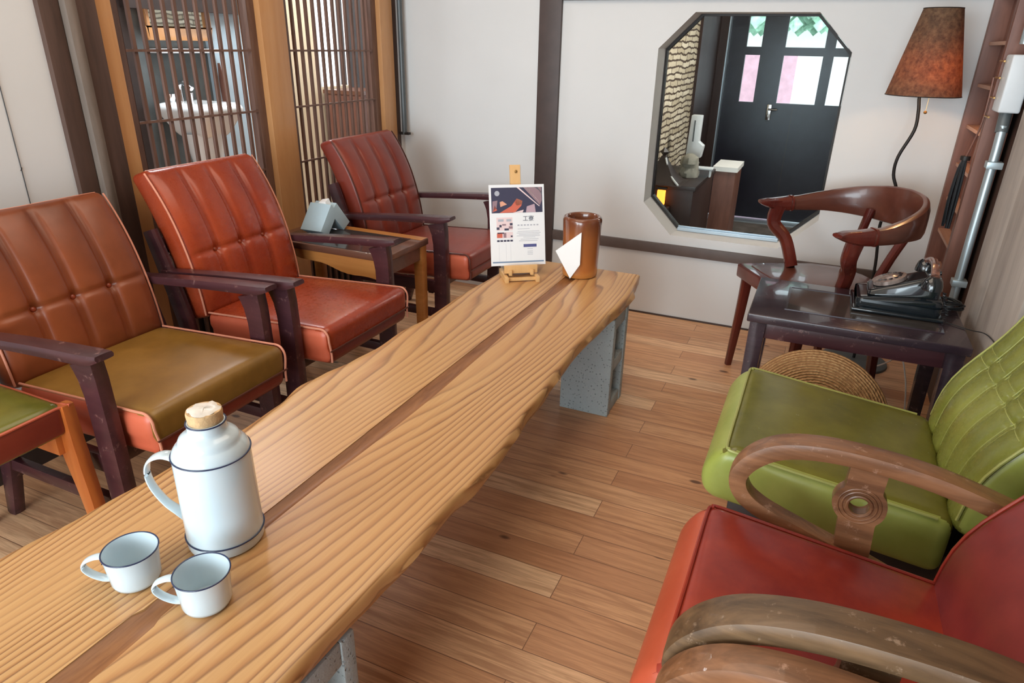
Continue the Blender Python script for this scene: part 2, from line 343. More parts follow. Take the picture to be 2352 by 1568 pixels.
    def obj(s, name, mats, parent=None, loc=(0, 0, 0), smooth=True, bevel=0, angle=38):
        me = bpy.data.meshes.new(name); me.from_pydata(s.v, [], s.f)
        for x in (mats if isinstance(mats, list) else [mats]): me.materials.append(M[x] if isinstance(x, str) else x)
        if any(s.mi): me.polygons.foreach_set('material_index', s.mi)
        bm = bmesh.new(); bm.from_mesh(me); bmesh.ops.remove_doubles(bm, verts=bm.verts, dist=1e-6); bmesh.ops.recalc_face_normals(bm, faces=bm.faces)
        if bevel:
            ed = [x for x in bm.edges if len(x.link_faces) == 2 and x.calc_face_angle(0) > .6]
            bmesh.ops.bevel(bm, geom=ed, offset=bevel, segments=2, affect='EDGES', profile=.6, clamp_overlap=True)
        bm.to_mesh(me); bm.free()
        if smooth: me.shade_smooth(); me.set_sharp_from_angle(angle=R(angle))
        o = bpy.data.objects.new(name, me); COL.objects.link(o); o.location = loc
        if parent: o.parent = parent
        return o
def catmull(pts, sizes, k, closed=False):
    P = []; Z = []; n = len(pts)
    for i in range(n if closed else n-1):
        g = (lambda j: pts[j % n]) if closed else (lambda j: pts[max(0, min(n-1, j))])
        z = (lambda j: sizes[j % n]) if closed else (lambda j: sizes[max(0, min(n-1, j))])
        for q in range(k):
            t = q/k; a, b_, c, d = g(i-1), g(i), g(i+1), g(i+2)
            P.append(.5*((2*b_)+(c-a)*t+(2*a-5*b_+4*c-d)*t*t+(3*b_-a-3*c+d)*t**3))
            Z.append(tuple(z(i)[w_]*(1-t)+z(i+1)[w_]*t for w_ in (0, 1)))
    if not closed: P.append(pts[-1]); Z.append(sizes[-1])
    return P, Z
def tag(o, label, cat, group=None):
    o['label'] = label; o['category'] = cat
    if group: o['group'] = group
    return o
def thing(name, label, cat, loc=(0, 0, 0), rz=0, group=None):
    o = bpy.data.objects.new(name, None); COL.objects.link(o); o.location = loc; o.rotation_euler = (0, 0, rz); o.empty_display_size = .1
    return tag(o, label, cat, group)
def struct(o): o['kind'] = 'structure'; return o
def relief(mb, parent, name, mat, **k): return mb.obj(name, mat, parent, **k)

# ------------------------------------------------------------------ the room
WY = 3.298; LX = -2.13; RX = .56
struct(MB().box((-4.6, -3.2, -.05), (2.0, 3.48, 0)).obj('floor', 'floor', smooth=False))
struct(MB().box((-4.6, 3.48, -.30), (2.0, 6.6, -.09)).obj('floor_entry', 'entryfloor', smooth=False))
struct(MB().box((-4.6, -3.2, 2.45), (2.0, 6.6, 2.5)).obj('ceiling', 'ceil', smooth=False))
# back wall with the octagonal opening
ox0, ox1, oz0, oz1, cut = -.765, .030, .425, 1.413, .148
mb = MB()
for a, b_, c, d in ((LX-.10, ox0, 0, 2.45), (ox1, 2.0, 0, 2.45), (ox0, ox1, 0, oz0), (ox0, ox1, oz1, 2.45)): mb.box((a, WY, c), (b_, WY+.19, d))
for x, z, sx, sz in ((ox0, oz0, 1, 1), (ox1, oz0, -1, 1), (ox0, oz1, 1, -1), (ox1, oz1, -1, -1)):
    mb.prism([(x, z), (x+sx*cut, z), (x, z+sz*cut)], WY, WY+.19)
struct(mb.obj('wall_back', 'plaster', smooth=False))
def octa(d, c2=None):
    c_ = cut + (c2 or 0); x0, x1, z0, z1 = ox0-d, ox1+d, oz0-d, oz1+d
    return [(x0+c_, z0), (x1-c_, z0), (x1, z0+c_), (x1, z1-c_), (x1-c_, z1), (x0+c_, z1), (x0, z1-c_), (x0, z0+c_)]
def ringframe(outer, inner, y0, y1):
    mb = MB(); n = len(outer)
    vs = [(p[0], y0, p[1]) for p in outer] + [(p[0], y0, p[1]) for p in inner] + [(p[0], y1, p[1]) for p in outer] + [(p[0], y1, p[1]) for p in inner]
    fs = []
    for i in range(n):
        j = (i+1) % n
        fs += [(i, j, n+j, n+i), (2*n+i, 3*n+i, 3*n+j, 2*n+j), (i, 2*n+i, 2*n+j, j), (n+i, n+j, 3*n+j, 3*n+i)]
    return mb.add(vs, fs)
win = bpy.data.objects.new('window_3', None); COL.objects.link(win); win.location = (-.37, WY, .9); struct(win)
def rel(mb, o): mb.v = [tuple(Vector(v)-Vector(o.location)) for v in mb.v]; return mb
rel(ringframe(octa(-.001), octa(-.009), WY+.150, WY+.188), win).obj('window_frame', 'iron', win, smooth=False)
mb = MB().box((ox0+cut+.01, WY+.110, oz0+.002), (ox1-cut-.01, WY+.122, oz0+.016)); mb.box((ox0+cut+.01, WY+.132, oz0+.002), (ox1-cut-.01, WY+.140, oz0+.022))
rel(mb, win).obj('window_track', 'alu', win, smooth=False)
rel(MB().prism(octa(-.008), WY+.166, WY+.169), win).obj('window_pane', 'glass', win, smooth=False)
# timber on the back wall
struct(MB().box((-1.342, WY-.018, 0), (-1.231, WY+.01, 2.45)).obj('trim_1', 'trimbrown', bevel=.002))
struct(MB().box((-1.231, WY-.016, .331), (RX, WY+.01, .381)).obj('trim_2', 'railbrown', bevel=.002))
struct(MB().box((-1.231, WY-.020, 1.461), (RX, WY+.01, 1.56)).obj('trim_3', 'trimbrown', bevel=.002))
struct(MB().box((-1.231, WY-.006, 0), (RX, WY+.01, .008)).obj('floor_line_back', 'trimbrown', smooth=False))  # thin dark line where wall meets floor, no baseboard here
# left wall
struct(MB().box((LX-.10, -3.2, .1), (LX, 1.40, 2.45)).box((LX-.10, WY-.04, 0), (LX, WY+.005, 2.45)).obj('wall_left', 'plaster', smooth=False))
struct(MB().box((LX-.10, -3.2, 0), (LX+.012, 1.40, .1)).obj('baseboard_left', 'bathdark', smooth=False))
struct(MB().tube([(LX+.002, 1.25, 1.25), (LX+.002, 1.248, .91), (LX+.002, 1.243, .1)], .0012, 6).add([(LX, 1.244, .905), (LX+.006, 1.248, .91), (LX, 1.252, .915)], [(0, 1, 2)]).obj('trim_4', 'iron'))
struct(MB().box((LX-.10, 1.40, 0), (LX+.02, 1.462, 2.45)).obj('trim_5', 'post', bevel=.003))
struct(MB().sweep([(LX+.02, 1.484, 0), (LX+.02, 1.484, 1.2), (LX+.02, 1.484, 2.45)], (.042, .05), up=(1, 0, 0), e=3).obj('trim_6', 'postdim'))
struct(MB().box((LX-.10, 1.505, 0), (LX+.03, 1.572, 2.45)).obj('trim_7', 'post', bevel=.003))
struct(MB().box((LX-.10, 1.572, 0), (LX+.012, 1.637, 2.45)).obj('trim_8', 'orange', bevel=.003))
struct(MB().box((LX-.10, 2.282, 0), (LX+.012, 2.424, 2.45)).obj('trim_9', 'orange', bevel=.003))
struct(MB().box((LX-.10, 3.108, 0), (LX+.010, 3.215, 2.45)).obj('trim_10', 'orange', bevel=.003))
mb = MB().box((LX-.10, 3.215, 0), (LX+.004, WY-.04, 2.45)); struct(mb.obj('trim_11', 'post', smooth=False))
# painted conduit down the corner
cp = thing('corner_pipe', 'grey painted pipe running down the corner behind the far rust armchair', 'pipe', (LX+.030, 3.255, .81))
MB().tube([(0, 0, 0), (0, 0, 1.6)], .013, 14).obj('pipe', 'greybase', cp)
MB().box((-.03, -.012, .0), (.03, .012, .012)).obj('bracket', 'iron', cp)

def lattice(idx, y0, y1, nslat):
    w_ = bpy.data.objects.new('window_%d' % idx, None); COL.objects.link(w_); w_.location = (LX, (y0+y1)/2, .02); struct(w_)
    L = (y1-y0)/2; fr = .042
    mb = MB()
    for s_ in (-1, 1): mb.box((-.055, s_*L if s_ < 0 else L-fr, 0), (-.015, -L+fr if s_ < 0 else L, 2.4))
    mb.box((-.055, -L+fr, 0), (-.015, L-fr, .07)); mb.box((-.055, -L+fr, 2.3), (-.015, L-fr, 2.4))
    mb.obj('window_frame', 'lattice', w_, bevel=.002)
    MB().box((-.050, -L+fr, .07), (-.040, L-fr, .46)).obj('dark_backing', 'bathdark', w_, smooth=False)  # added dark sheet, stands in for the darkness low behind the chairs
    a, b_ = -L+fr, L-fr
    for k in range(nslat):
        y = a + (b_-a)*(k+1)/(nslat+1)
        MB().box((-.036, y-.0065, .07), (-.024, y+.0065, 2.3)).obj('slat', 'lattice', w_, bevel=.0012)
    for z in (.30, .53, .765, 1.0, 1.228, 1.6, 1.95):
        MB().box((-.024, a, z-.02-.004), (-.016, b_, z-.02+.004)).obj('crossbar', 'lattice', w_, smooth=False)
    return w_
lattice(1, 1.637, 2.282, 11); lattice(2, 2.424, 3.108, 12)

# right side: timber posts, shutter rack in the corner, dark recess beside the seats
struct(MB().box((RX, 2.66, 0), (RX+.1, WY, 2.45)).obj('wall_right', 'post', smooth=False))
struct(MB().box((.535, 2.405, 0), (.62, 2.655, 2.45)).obj('trim_12', 'postgrey', bevel=.008))
struct(MB().box((.530, 2.02, 0), (.62, 2.400, 2.45)).obj('trim_13', 'postgrey', bevel=.008))
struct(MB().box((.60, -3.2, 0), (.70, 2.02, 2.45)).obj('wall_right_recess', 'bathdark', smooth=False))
struct(MB().box((.575, 1.2, .62), (.60, 2.02, .66)).obj('trim_14', 'postgrey', smooth=False))
rk = thing('shutter_rack', 'reddish-brown wooden lattice shutter fixed in the right corner with short rungs', 'wooden rack', (.50, 3.03, .40))
for y0, y1 in ((-.215, -.18), (.225, .262)): MB().box((-.028, y0, 0), (.045, y1, 2.0)).obj('stile', 'redwood', rk, bevel=.002)
MB().box((.030, -.18, 0), (.045, .225, 2.0)).obj('back_panel', 'redwood', rk, smooth=False)
for z in (.06, .20, .33, .465, .61, .76, .905, 1.06, 1.35, 1.7): MB().box((-.012, -.18, z-.006), (.032, .225, z+.006)).obj('rung', 'rung', rk, smooth=False)
for y in (-.06, .08): MB().box((.015, y-.008, 0), (.031, y+.008, 2.0)).obj('slat', 'redwood', rk, smooth=False)

pp = thing('conduit_pipe', 'galvanised electrical conduit with a white junction box on the brown posts at right', 'pipe', (.505, 2.685, .44))
MB().tube([(0, 0, 0), (0, .01, .55), (0, .02, .62)], .014, 14).obj('pipe', 'galv', pp)
MB().tube([(0, .06, .86), (0, .06, 1.9)], .014, 14).obj('pipe', 'galv', pp)
MB().tube([(0, .02, .60), (0, .035, .66)], .018, 14).obj('coupling', 'greybase', pp)
MB().rbox((.06, .105, .17), .006, c=(.0, .05, .745)).obj('junction_box', 'whitebox', pp)
for z in (.09, .49): MB().box((-.02, -.022, z), (.025, .022, z+.022)).obj('clamp', 'galv', pp, bevel=.002)
for z in (.70, .76, .81, .64): MB().tube([(-.035, .08, z), (-.037, .14, z)], .003, 8).obj('screw', 'brass', pp)
cb = thing('cable_hank', 'hank of black cable hanging beside the conduit on the shutter rack', 'cable', (.452, 2.86, .70))
mb = MB()
for k in range(9):
    dx, dy = random.uniform(-.012, .012), -.03+.008*k
    mb.tube([(dx, dy, .0+random.uniform(-.01, .02)), (dx*1.4, dy*.9, .10), (dx, dy*.5, .20), (0, dy*.3, .235)], .005, 7, smooth=4)
mb.obj('cable_loops', 'cable', cb)
MB().tube([(0, 0, .235), (.015, -.03, .36), (.01, -.04, .50)], .003, 6, smooth=4).obj('hanging_cord', 'redwood', cb)
MB().lathe([(.0, -.006), (.016, -.006), (.016, .008), (0, .008)], (0, 0, .235), 10).obj('tie', 'iron', cb)

# ------------------------------------------------------------------ slab table
LE = [(-.05, -1.19), (.2, -1.185), (.48, -1.17), (.634, -1.15), (.79, -1.137), (.99, -1.113), (1.11, -1.12), (1.217, -1.142), (1.293, -1.132), (1.40, -1.112), (1.516, -1.100), (1.643, -1.106), (1.775, -1.092), (2.03, -1.098), (2.26, -1.088), (2.50, -1.075), (2.56, -1.06)]
RE = [(-.05, -.57), (.3, -.565), (.504, -.557), (.636, -.554), (.71, -.549), (.81, -.542), (.96, -.545), (1.05, -.532), (1.165, -.534), (1.276, -.541), (1.363, -.55), (1.465, -.551), (1.587, -.561), (1.80, -.57), (2.08, -.559), (2.2, -.548), (2.33, -.545), (2.45, -.562), (2.56, -.574)]
def lerp(tab, y):
    if y <= tab[0][0]: return tab[0][1]
    for (a, va), (b_, vb) in zip(tab, tab[1:]):
        if y <= b_:
            t = (y-a)/(b_-a); t = t*t*(3-2*t); return va+(vb-va)*t
    return tab[-1][1]
TZ = .44; TT = .052
tb = thing('slab_table', 'long live-edge cedar slab table with a dark centre groove resting on concrete blocks', 'table', (-.84, 1.25, .39))
def slab(x_a, x_b, name):
    """one half of the top between two edge functions, rounded live outer edge"""
    ys = [-.05 + 2.61*k/150 for k in range(151)]; prof = []
    nu = 14; vs = []; fs = []
    for y in ys:
        a, b_ = x_a(y), x_b(y); ring = []
        for k in range(nu+1): ring.append((a + (b_-a)*k/nu, TZ))
        wob = .004*math.sin(y*17)+.003*math.sin(y*41)
        ring += [(b_+(.006 if b_ > a else -.006)*1, TZ-.006), (b_+(.010+wob if b_ > a else -.010-wob), TZ-.020), (b_+(.004 if b_ > a else -.004), TZ-.040), (b_-(.012 if b_ > a else -.012), TZ-TT)]
        ring += [(a, TZ-TT)]
        vs += [(x, y, z) for x, z in ring]
    n_ = nu+6
    for i in range(len(ys)-1):
        for k in range(n_): fs.append((i*n_+k, i*n_+(k+1) % n_, (i+1)*n_+(k+1) % n_, (i+1)*n_+k))
    fs += [tuple(range(n_)), tuple((len(ys)-1)*n_+k for k in range(n_))]
    return rel(MB().add(vs, fs), tb).obj(name, 'slab', tb, angle=50)
def slotx(y): return -.838+.008*y + .003*math.sin(y*6)
def slotw(y): return .0205 + .004*math.sin(y*5.2+1) + (.006 if y < .5 else 0)
slab(lambda y: slotx(y)-slotw(y), lambda y: lerp(LE, y), 'tabletop')
slab(lambda y: slotx(y)+slotw(y), lambda y: lerp(RE, y)-.012, 'tabletop')
vs = []; fs = []
for i in range(101):
    y = -.05+2.61*i/100; c_ = slotx(y); w_ = slotw(y)+.001
    vs += [(c_-w_, y, TZ-.0015), (c_-w_*.5, y, TZ-.006), (c_, y, TZ-.008), (c_+w_*.5, y, TZ-.006), (c_+w_, y, TZ-.0015), (c_+w_, y, TZ-.045), (c_-w_, y, TZ-.045)]
for i in range(100):
    for k in range(7): fs.append((i*7+k, i*7+(k+1) % 7, (i+1)*7+(k+1) % 7, (i+1)*7+k))
fs += [tuple(range(7)), tuple(700+k for k in range(7))]
rel(MB().add(vs, fs), tb).obj('centre_groove', 'groove', tb)
def block(y0, label):
    o = thing('concrete_block', label, 'concrete block', (-.657, y0+.095, 0), 0, 'concrete blocks under the slab table')
    # standing on end: cores open towards +x and -x
    mb = MB(); W, H_ = .19, .388; th = .03
    x0, x1 = -.095, .095
    mb.box((x0, -.095, 0), (x1, -.062, H_)); mb.box((x0, .062, 0), (x1, .095, H_))
    for z0, z1 in ((0, .045), (.172, .216), (.338, H_)): mb.box((x0+.003, -.062, z0), (x1-.003, .062, z1))
    mb.obj('block_body', 'concrete', o, bevel=.004); return o
block(2.165, 'upright hollow concrete block under the far end of the slab table')
block(.465, 'upright hollow concrete block under the near end of the slab table')
for nm, y0, lb in (('concrete_block', 2.165, 'second hollow concrete block under the far end, towards the armchairs'), ('concrete_block', .455, 'second hollow concrete block under the near end, towards the armchairs')):
    o = block(y0, lb); o.location.x = -.97

# ------------------------------------------------------------------ low armchairs on the left
def seams(y, z, ys, s=.007, d=.010):
    v = 0
    for k in ys:
        for q in (-.007, .007): v -= d*math.exp(-((y-k-q)/s)**2)
    return v
LEAN = R(19)
def armchair(label, loc, seat_m, back_m, side_m, pipe_m, front_m, bh=.50):
    o = thing('armchair', label, 'armchair', loc, 0, 'low wooden armchairs along the lattice wall')
    # seat cushion: rounded front, slightly crowned, rear lower
    def fs_(p):
        x, y, z = p
        if z > 0: z += .010*(1-(y/.22)**2)*(1-(x/.26)**2)
        z += .030*(x/.26)*.5
        return (x, y*(1+.03*(z > 0)), z)
    seat = MB().rbox((.505, .445, .125), .028, (20, 16, 4), (0, 0, .385), fs_, 5).obj('seat', [seat_m, side_m, front_m], o)
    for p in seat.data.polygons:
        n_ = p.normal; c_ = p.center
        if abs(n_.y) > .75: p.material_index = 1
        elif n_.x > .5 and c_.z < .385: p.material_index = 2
    for s_ in (-1, 1):
        pz = [(-.24, .0605), (-.12, .0605), (0, .0605), (.12, .0605), (.2, .0605), (.2245, .0605), (.240, .055), (.2505, .040), (.2525, .02), (.2525, -.02), (.2525, -.050)]
        MB().tube([Vector(fs_((x, s_*.2165, z)))+Vector((0, 0, .385)) for x, z in pz], .0034, 7, smooth=4).obj('piping', pipe_m, seat)
    MB().tube([(.2555, -.222, .388), (.257, 0, .388), (.2555, .222, .388)], .0028, 7).obj('seam', 'pipedark', seat)
    # back cushion, built upright then leaned
    ys = (-.112, 0, .112)
    def fb(p):
        x, y, z = p
        if x > 0:
            pan = abs(((y+.224) % .112)-.056)/.056
            k = min(1, (1-abs(y)/.225)*8)*min(1, (.245-abs(z))*14)
            x += k*(.009*(1-pan**2.4) + seams(y, z, ys, .006, .006)) + .014*(1-(z/.25)**2)
            t_ = z+.045
            x -= k*.007*math.exp(-(t_/.008)**2)
            for yy in ys: x -= k*.010*math.exp(-((y-yy)**2+t_**2)/.018**2)
        x += -.035*((z-.02)/.25)**2 if z > 0 else -.02*(z/.25)**2
        return (x, y, z)
    rot = Matrix.Rotation(-LEAN, 3, 'Y')
    bc = Vector((-.342, 0, .645-(.50-bh)*.5))
    back = MB().rbox((.085, .462, bh), .022, (2, 88, 60), bc, fb, 4, rot=rot).obj('backrest', [back_m], o, angle=60)
    def bp(x, y, z): return bc + rot @ Vector(fb((x, y, z)))
    for s_ in (-1, 1):
        pts = [bp(.034, s_*.228, z) + Vector((.002, s_*.003, 0)) for z in [-bh/2+.01+(bh-.02)*k/14 for k in range(15)]]
        MB().tube(pts, .0032, 7).obj('piping', pipe_m, back)
    pts = [bp(.026, y, bh/2-.003) for y in [-.215+.43*k/14 for k in range(15)]]; MB().tube(pts, .003, 7).obj('piping', pipe_m, back)
    for yy in ys:
        c_ = bp(.042, yy, -.045) ; q = rot @ Matrix.Rotation(R(90), 3, 'Y')
        MB().lathe([(.0001, .006), (.004, .0055), (.0075, .003), (.0085, 0), (.0085, -.006), (.0001, -.006)], c_ + rot @ Vector((.003, 0, 0)), 14, rot=q).obj('button', 'button', back)
    # timber frame
    for s_ in (-1, 1):
        y = s_*.262
        MB().sweep([(-.36, y, .566), (-.28, y, .572), (-.10, y, .588), (.06, y, .600), (.15, y, .606), (.195, y, .616)], [(.038, .024), (.042, .026), (.048, .028), (.052, .030), (.054, .030), (.046, .014)], e=6, smooth=3).obj('armrest', 'purple', o)
        MB().sweep([(.12, y-s_*.004, .588), (.135, y-s_*.004, .50), (.135, y-s_*.004, .22), (.128, y-s_*.004, 0)], [(.036, .085), (.036, .062), (.036, .064), (.032, .040)], up=(1, 0, 0), e=8, smooth=3).obj('leg', 'purple', o)
        MB().sweep([(-.40, y-s_*.004, .70), (-.355, y-s_*.004, .56), (-.30, y-s_*.004, .34), (-.33, y-s_*.004, .18), (-.38, y-s_*.004, 0)], [(.028, .045), (.03, .055), (.034, .058), (.034, .05), (.032, .036)], up=(1, 0, 0), e=6, smooth=3).obj('leg', 'purple', o)
        MB().box((-.30, y-s_*.004-.012, .285), (.11, y-s_*.004+.012, .335)).obj('side_rail', 'purple', o, bevel=.002)
        MB().box((-.32, y-s_*.004-.011, .17), (.11, y-s_*.004+.011, .205)).obj('stretcher', 'purple', o, bevel=.002)
    MB().box((.06, -.25, .27), (.085, .25, .318)).obj('front_rail', 'purple', o, bevel=.002)
    MB().box((-.40, -.25, .62), (-.378, .25, .67)).obj('back_rail', 'purple', o, bevel=.002)
    return o
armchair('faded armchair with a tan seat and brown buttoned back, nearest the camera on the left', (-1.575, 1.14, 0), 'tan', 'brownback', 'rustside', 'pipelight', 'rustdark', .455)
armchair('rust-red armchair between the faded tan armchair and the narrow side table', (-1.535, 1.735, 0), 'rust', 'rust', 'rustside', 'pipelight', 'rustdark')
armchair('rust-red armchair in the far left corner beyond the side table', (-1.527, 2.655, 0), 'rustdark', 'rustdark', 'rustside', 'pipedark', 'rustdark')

# green-seated side chair, cut off at the left edge
o = thing('side_chair', 'side chair with green seat and orange lacquered leg at the left edge', 'chair', (-1.72, .62, 0))
seat = MB().rbox((.46, .42, .085), .022, (10, 10, 2), (0, 0, .455), lambda p: (p[0], p[1], p[2]+(.012*(1-(p[0]/.24)**2)*(1-(p[1]/.22)**2) if p[2] > 0 else 0)), 4).obj('seat', ['green', 'rustdark'], o)
for p in seat.data.polygons:
    if abs(p.normal.z) < .5: p.material_index = 1
MB().tube([(-.2, .208, .488), (.2, .208, .488), (.226, .19, .488), (.230, -.19, .488), (.2, -.208, .488), (-.2, -.208, .488)], .0035, 7, smooth=3).obj('piping', 'rustside', seat)
for s_ in (-1, 1):
    MB().sweep([(.222, s_*.214, .49), (.222, s_*.214, .43), (.215, s_*.214, .36), (.232, s_*.214, .22), (.245, s_*.214, 0)], [(.03, .03), (.032, .036), (.034, .062), (.033, .045), (.026, .028)], up=(1, 0, 0), e=6, smooth=4).obj('leg', 'orangeleg', o)
    MB().sweep([(-.22, s_*.19, .85), (-.21, s_*.19, .45), (-.24, s_*.19, 0)], [(.028, .03), (.03, .045), (.028, .03)], up=(1, 0, 0), e=6, smooth=4).obj('leg', 'orangeleg', o)
    MB().box((-.20, s_*.195-.012, .36), (.205, s_*.195+.012, .415)).obj('side_rail', 'orangeleg', o, bevel=.003)
MB().rbox((.03, .36, .16), .01, (2, 4, 2), (-.222, 0, .78)).obj('backrest', 'green', o)

# ------------------------------------------------------------------ narrow side table with tissue holder
st = thing('side_table', 'dark-topped side table with orange wood edges between the two rust-red armchairs', 'table', (-1.71, 2.192, 0))
ST = .535
MB().rbox((.58, .305, .026), .004, c=(0, 0, ST-.013)).obj('tabletop', 'sidebrown', st)
MB().box((-.25, -.14, ST-.001), (.235, .105, ST+.0015)).obj('inlay', 'inlay', st, smooth=False)
MB().box((-.285, .106, ST-.001), (.285, .151, ST+.0012)).obj('edge_strip', 'sideorange', st, smooth=False)
vs = [(-.26, ST-.026), (.255, ST-.026), (.255, .425)] + [(.255-.515*k/16, .425+.070*(k/16)**1.3+.006*math.sin(k*.9)) for k in range(1, 16)] + [(-.26, .495)]
MB().prism(vs, -.138, -.120).obj('apron', 'sideorange', st, smooth=False)
MB().prism(vs, .120, .138).obj('apron', 'sideorange', st, smooth=False)
MB().box((.256, -.11, ST-.085), (.274, .11, ST-.026)).obj('apron', 'sidebrown', st, smooth=False)
for x in (-.262, .262):
    for y in (-.128, .128): MB().sweep([(x, y, ST-.026), (x, y, .25), (x, y, 0)], [(.042, .042), (.040, .040), (.034, .034)], up=(1, 0, 0), e=8).obj('leg', 'sideorange' if y > 0 else 'sidebrown', st)
th = thing('tissue_holder', 'pale blue chevron-shaped tissue holder on the narrow side table', 'tissue holder', (-1.845, 2.225, ST+.0025), R(91))
a = .062
V = [(-.088, .0), (-.105, .030), (-.012, .118), (.012, .118), (.105, .030), (.088, .0), (.052, .0), (0, .058), (-.052, .0)]
V = [(-.052, 0), (-.098, .026), (-.018, .122), (0, .106), (.018, .122), (.098, .026), (.052, 0), (0, .058)]
mb = MB(); n_ = len(V)
L_ = .052
fr = [(x, -L_, z) for x, z in V]; bk = [(x, L_, z) for x, z in V]
quads = [(0, 1, 2, 3, 7), (3, 4, 5, 6, 7)]
mb.add(fr+bk, [tuple(q) for q in quads] + [tuple(i+n_ for i in reversed(q)) for q in quads] + [(i, (i+1) % n_, (i+1) % n_+n_, i+n_) for i in range(n_)])
mb.obj('holder_body', 'tissuebox', th, bevel=.003)
tt = tag(None or MB().add([(-.02, -.028, .104), (.02, -.028, .104), (.014, .03, .104), (-.014, .03, .104), (-.012, -.02, .128), (.006, -.024, .140), (.01, .012, .132), (-.006, .018, .122)], [(0, 1, 5, 4), (1, 2, 6, 5), (2, 3, 7, 6), (3, 0, 4, 7), (4, 5, 6, 7)]).obj('tissue', 'paper'), 'white tissue tip sticking out of the pale blue holder', 'tissue')
tt.location = th.location; tt.rotation_euler = (0, 0, R(91))

# ------------------------------------------------------------------ things on the slab
def mug(label, x, y, rz):
    o = thing('enamel_mug', label, 'mug', (x, y, TZ), rz, 'enamel mugs')
    H_, rt, rb = .064, .0425, .037
    MB().lathe([(.0001, .0008), (rb-.006, .0008), (rb-.001, .004), (rb+.001, .010), (rb+.002, .03), (rt, H_-.002), (rt+.0006, H_), (rt-.0014, H_), (rt-.002, H_-.003), (rb-.001, .03), (rb-.004, .006), (.0001, .004)], n=56).obj('cup', 'enamel', o, angle=60)
    MB().tube([(rt*math.cos(k*2*PI/56), rt*math.sin(k*2*PI/56), H_) for k in range(56)], .0013, 8, closed=True).obj('rim', 'enamelblue', o)
    MB().sweep([(-.040, 0, H_-.010), (-.055, 0, H_-.010), (-.072, 0, H_-.018), (-.076, 0, H_-.030), (-.066, 0, .020), (-.050, 0, .010), (-.036, 0, .008)], [(.016, .005)]*7, up=(0, 0, 1), e=2.5, smooth=5).obj('handle', 'enamel', o)
    MB().lathe([(.0001, .0006), (.0016, .0005), (.0018, 0)], (-.0415*.88-.0, -.020, H_-.010), 8).obj('chip', 'iron', o)
    return o
mug('white blue-rimmed enamel mug, the one farther left on the slab', -.917, .548, R(33))
mug('white blue-rimmed enamel mug in front of the flask base, right of the other mug', -.772, .560, R(30))
fl = thing('enamel_flask', 'tall white enamel flask with navy lines and a cork stopper', 'flask', (-.864, .692, TZ), R(28))
prof = [(.0001, .001), (.058, .001), (.064, .003), (.0655, .008), (.0655, .022), (.0650, .024), (.0645, .06), (.064, .12), (.0635, .183), (.0628, .188), (.061, .194), (.057, .200), (.053, .204), (.0505, .2065), (.0495, .211), (.047, .216), (.042, .220), (.037, .223), (.0335, .226), (.0318, .229), (.0312, .236), (.0315, .243), (.0285, .244), (.027, .235), (.0001, .235)]
MB().lathe(prof, n=72).obj('flask_body', 'enamel', fl, angle=50)
for r_, z_ in ((.0662, .023), (.0640, .186), (.0316, .243)): MB().tube([(r_*math.cos(k*2*PI/72), r_*math.sin(k*2*PI/72), z_) for k in range(72)], .0014, 8, closed=True).obj('navy_line', 'enamelblue', fl)
MB().sweep([(-.060, 0, .172), (-.082, 0, .178), (-.105, 0, .168), (-.114, 0, .145), (-.110, 0, .115), (-.094, 0, .082), (-.076, 0, .062), (-.062, 0, .048)], [(.030, .006), (.026, .006), (.023, .006), (.021, .007), (.021, .007), (.021, .007), (.024, .006), (.028, .006)], e=2.5, smooth=5).obj('handle', 'enamel', fl)
ck = MB().lathe([(.0001, .230), (.0268, .230), (.028, .245), (.0292, .260), (.028, .2645), (.0001, .265)], n=40).obj('cork', 'cork', fl)
mb = MB().lathe([(.0001, .267), (.014, .2668), (.022, .2660), (.026, .2648)], n=18)
mb.v = [(x*(1+.12*math.sin(i*2.1)), y*(1+.12*math.cos(i*1.3)), z+.0012*math.sin(i*3.7)) for i, (x, y, z) in enumerate(mb.v)]
mb.obj('film_cover', 'cling', ck)
cr = thing('stoneware_jar', 'tall amber-glazed stoneware jar at the far end of the slab table', 'jar', (-.797, 2.452, TZ))
MB().lathe([(.0001, .001), (.062, .001), (.068, .006), (.0695, .02), (.069, .05), (.071, .10), (.073, .17), (.0745, .205), (.075, .222), (.072, .232), (.067, .236), (.060, .235), (.057, .228), (.057, .18), (.055, .10), (.0001, .09)], n=56).obj('jar_body', 'crock', cr, angle=60)
np_ = thing('paper_napkin', 'white folded paper napkin leaning against the amber jar', 'napkin', (-.812, 2.372, TZ))
mb = MB().prism([(-.060, .108), (.040, .192), (.041, .066), (.004, .006)], -.0012, .0012)
mb.v = [(x, y + .085*(.0-(z-.19)*.0), z) for x, y, z in mb.v]
mb.obj('folded_sheet', 'paper', np_, smooth=False)
# easel + menu card
EX, EY = -1.0, 2.315
ea = thing('display_easel', 'small beech table easel holding the menu card', 'easel', (EX, EY, TZ), R(36))
lean = R(14); rx = Matrix.Rotation(-lean, 3, 'X')
def bar(a, b_, w_, t_, up=(0, -1, 0)): return MB().sweep([a, b_], (w_, t_), up=up, e=8)
def lp(x, y, z): v = rx @ Vector((x, y, z)); return v + Vector((0, 0, 0))
bar(lp(0, .010, .02), lp(0, .010, .425), .042, .012).obj('upright', 'bamboo', ea)
MB().lathe([(.0001, -.003), (.006, -.003), (.006, .001), (.0001, .002)], lp(.002, .003, .40), 12, rot=rx @ Matrix.Rotation(R(90), 3, 'X')).obj('hinge_screw', 'brass', ea)
MB().box((-.065, -.040, .028), (.065, -.028, .058)).obj('ledge', 'bamboo', ea, bevel=.002)
MB().box((-.055, -.028, .030), (.055, .008, .0445)).obj('ledge_shelf', 'bamboo', ea, bevel=.002)
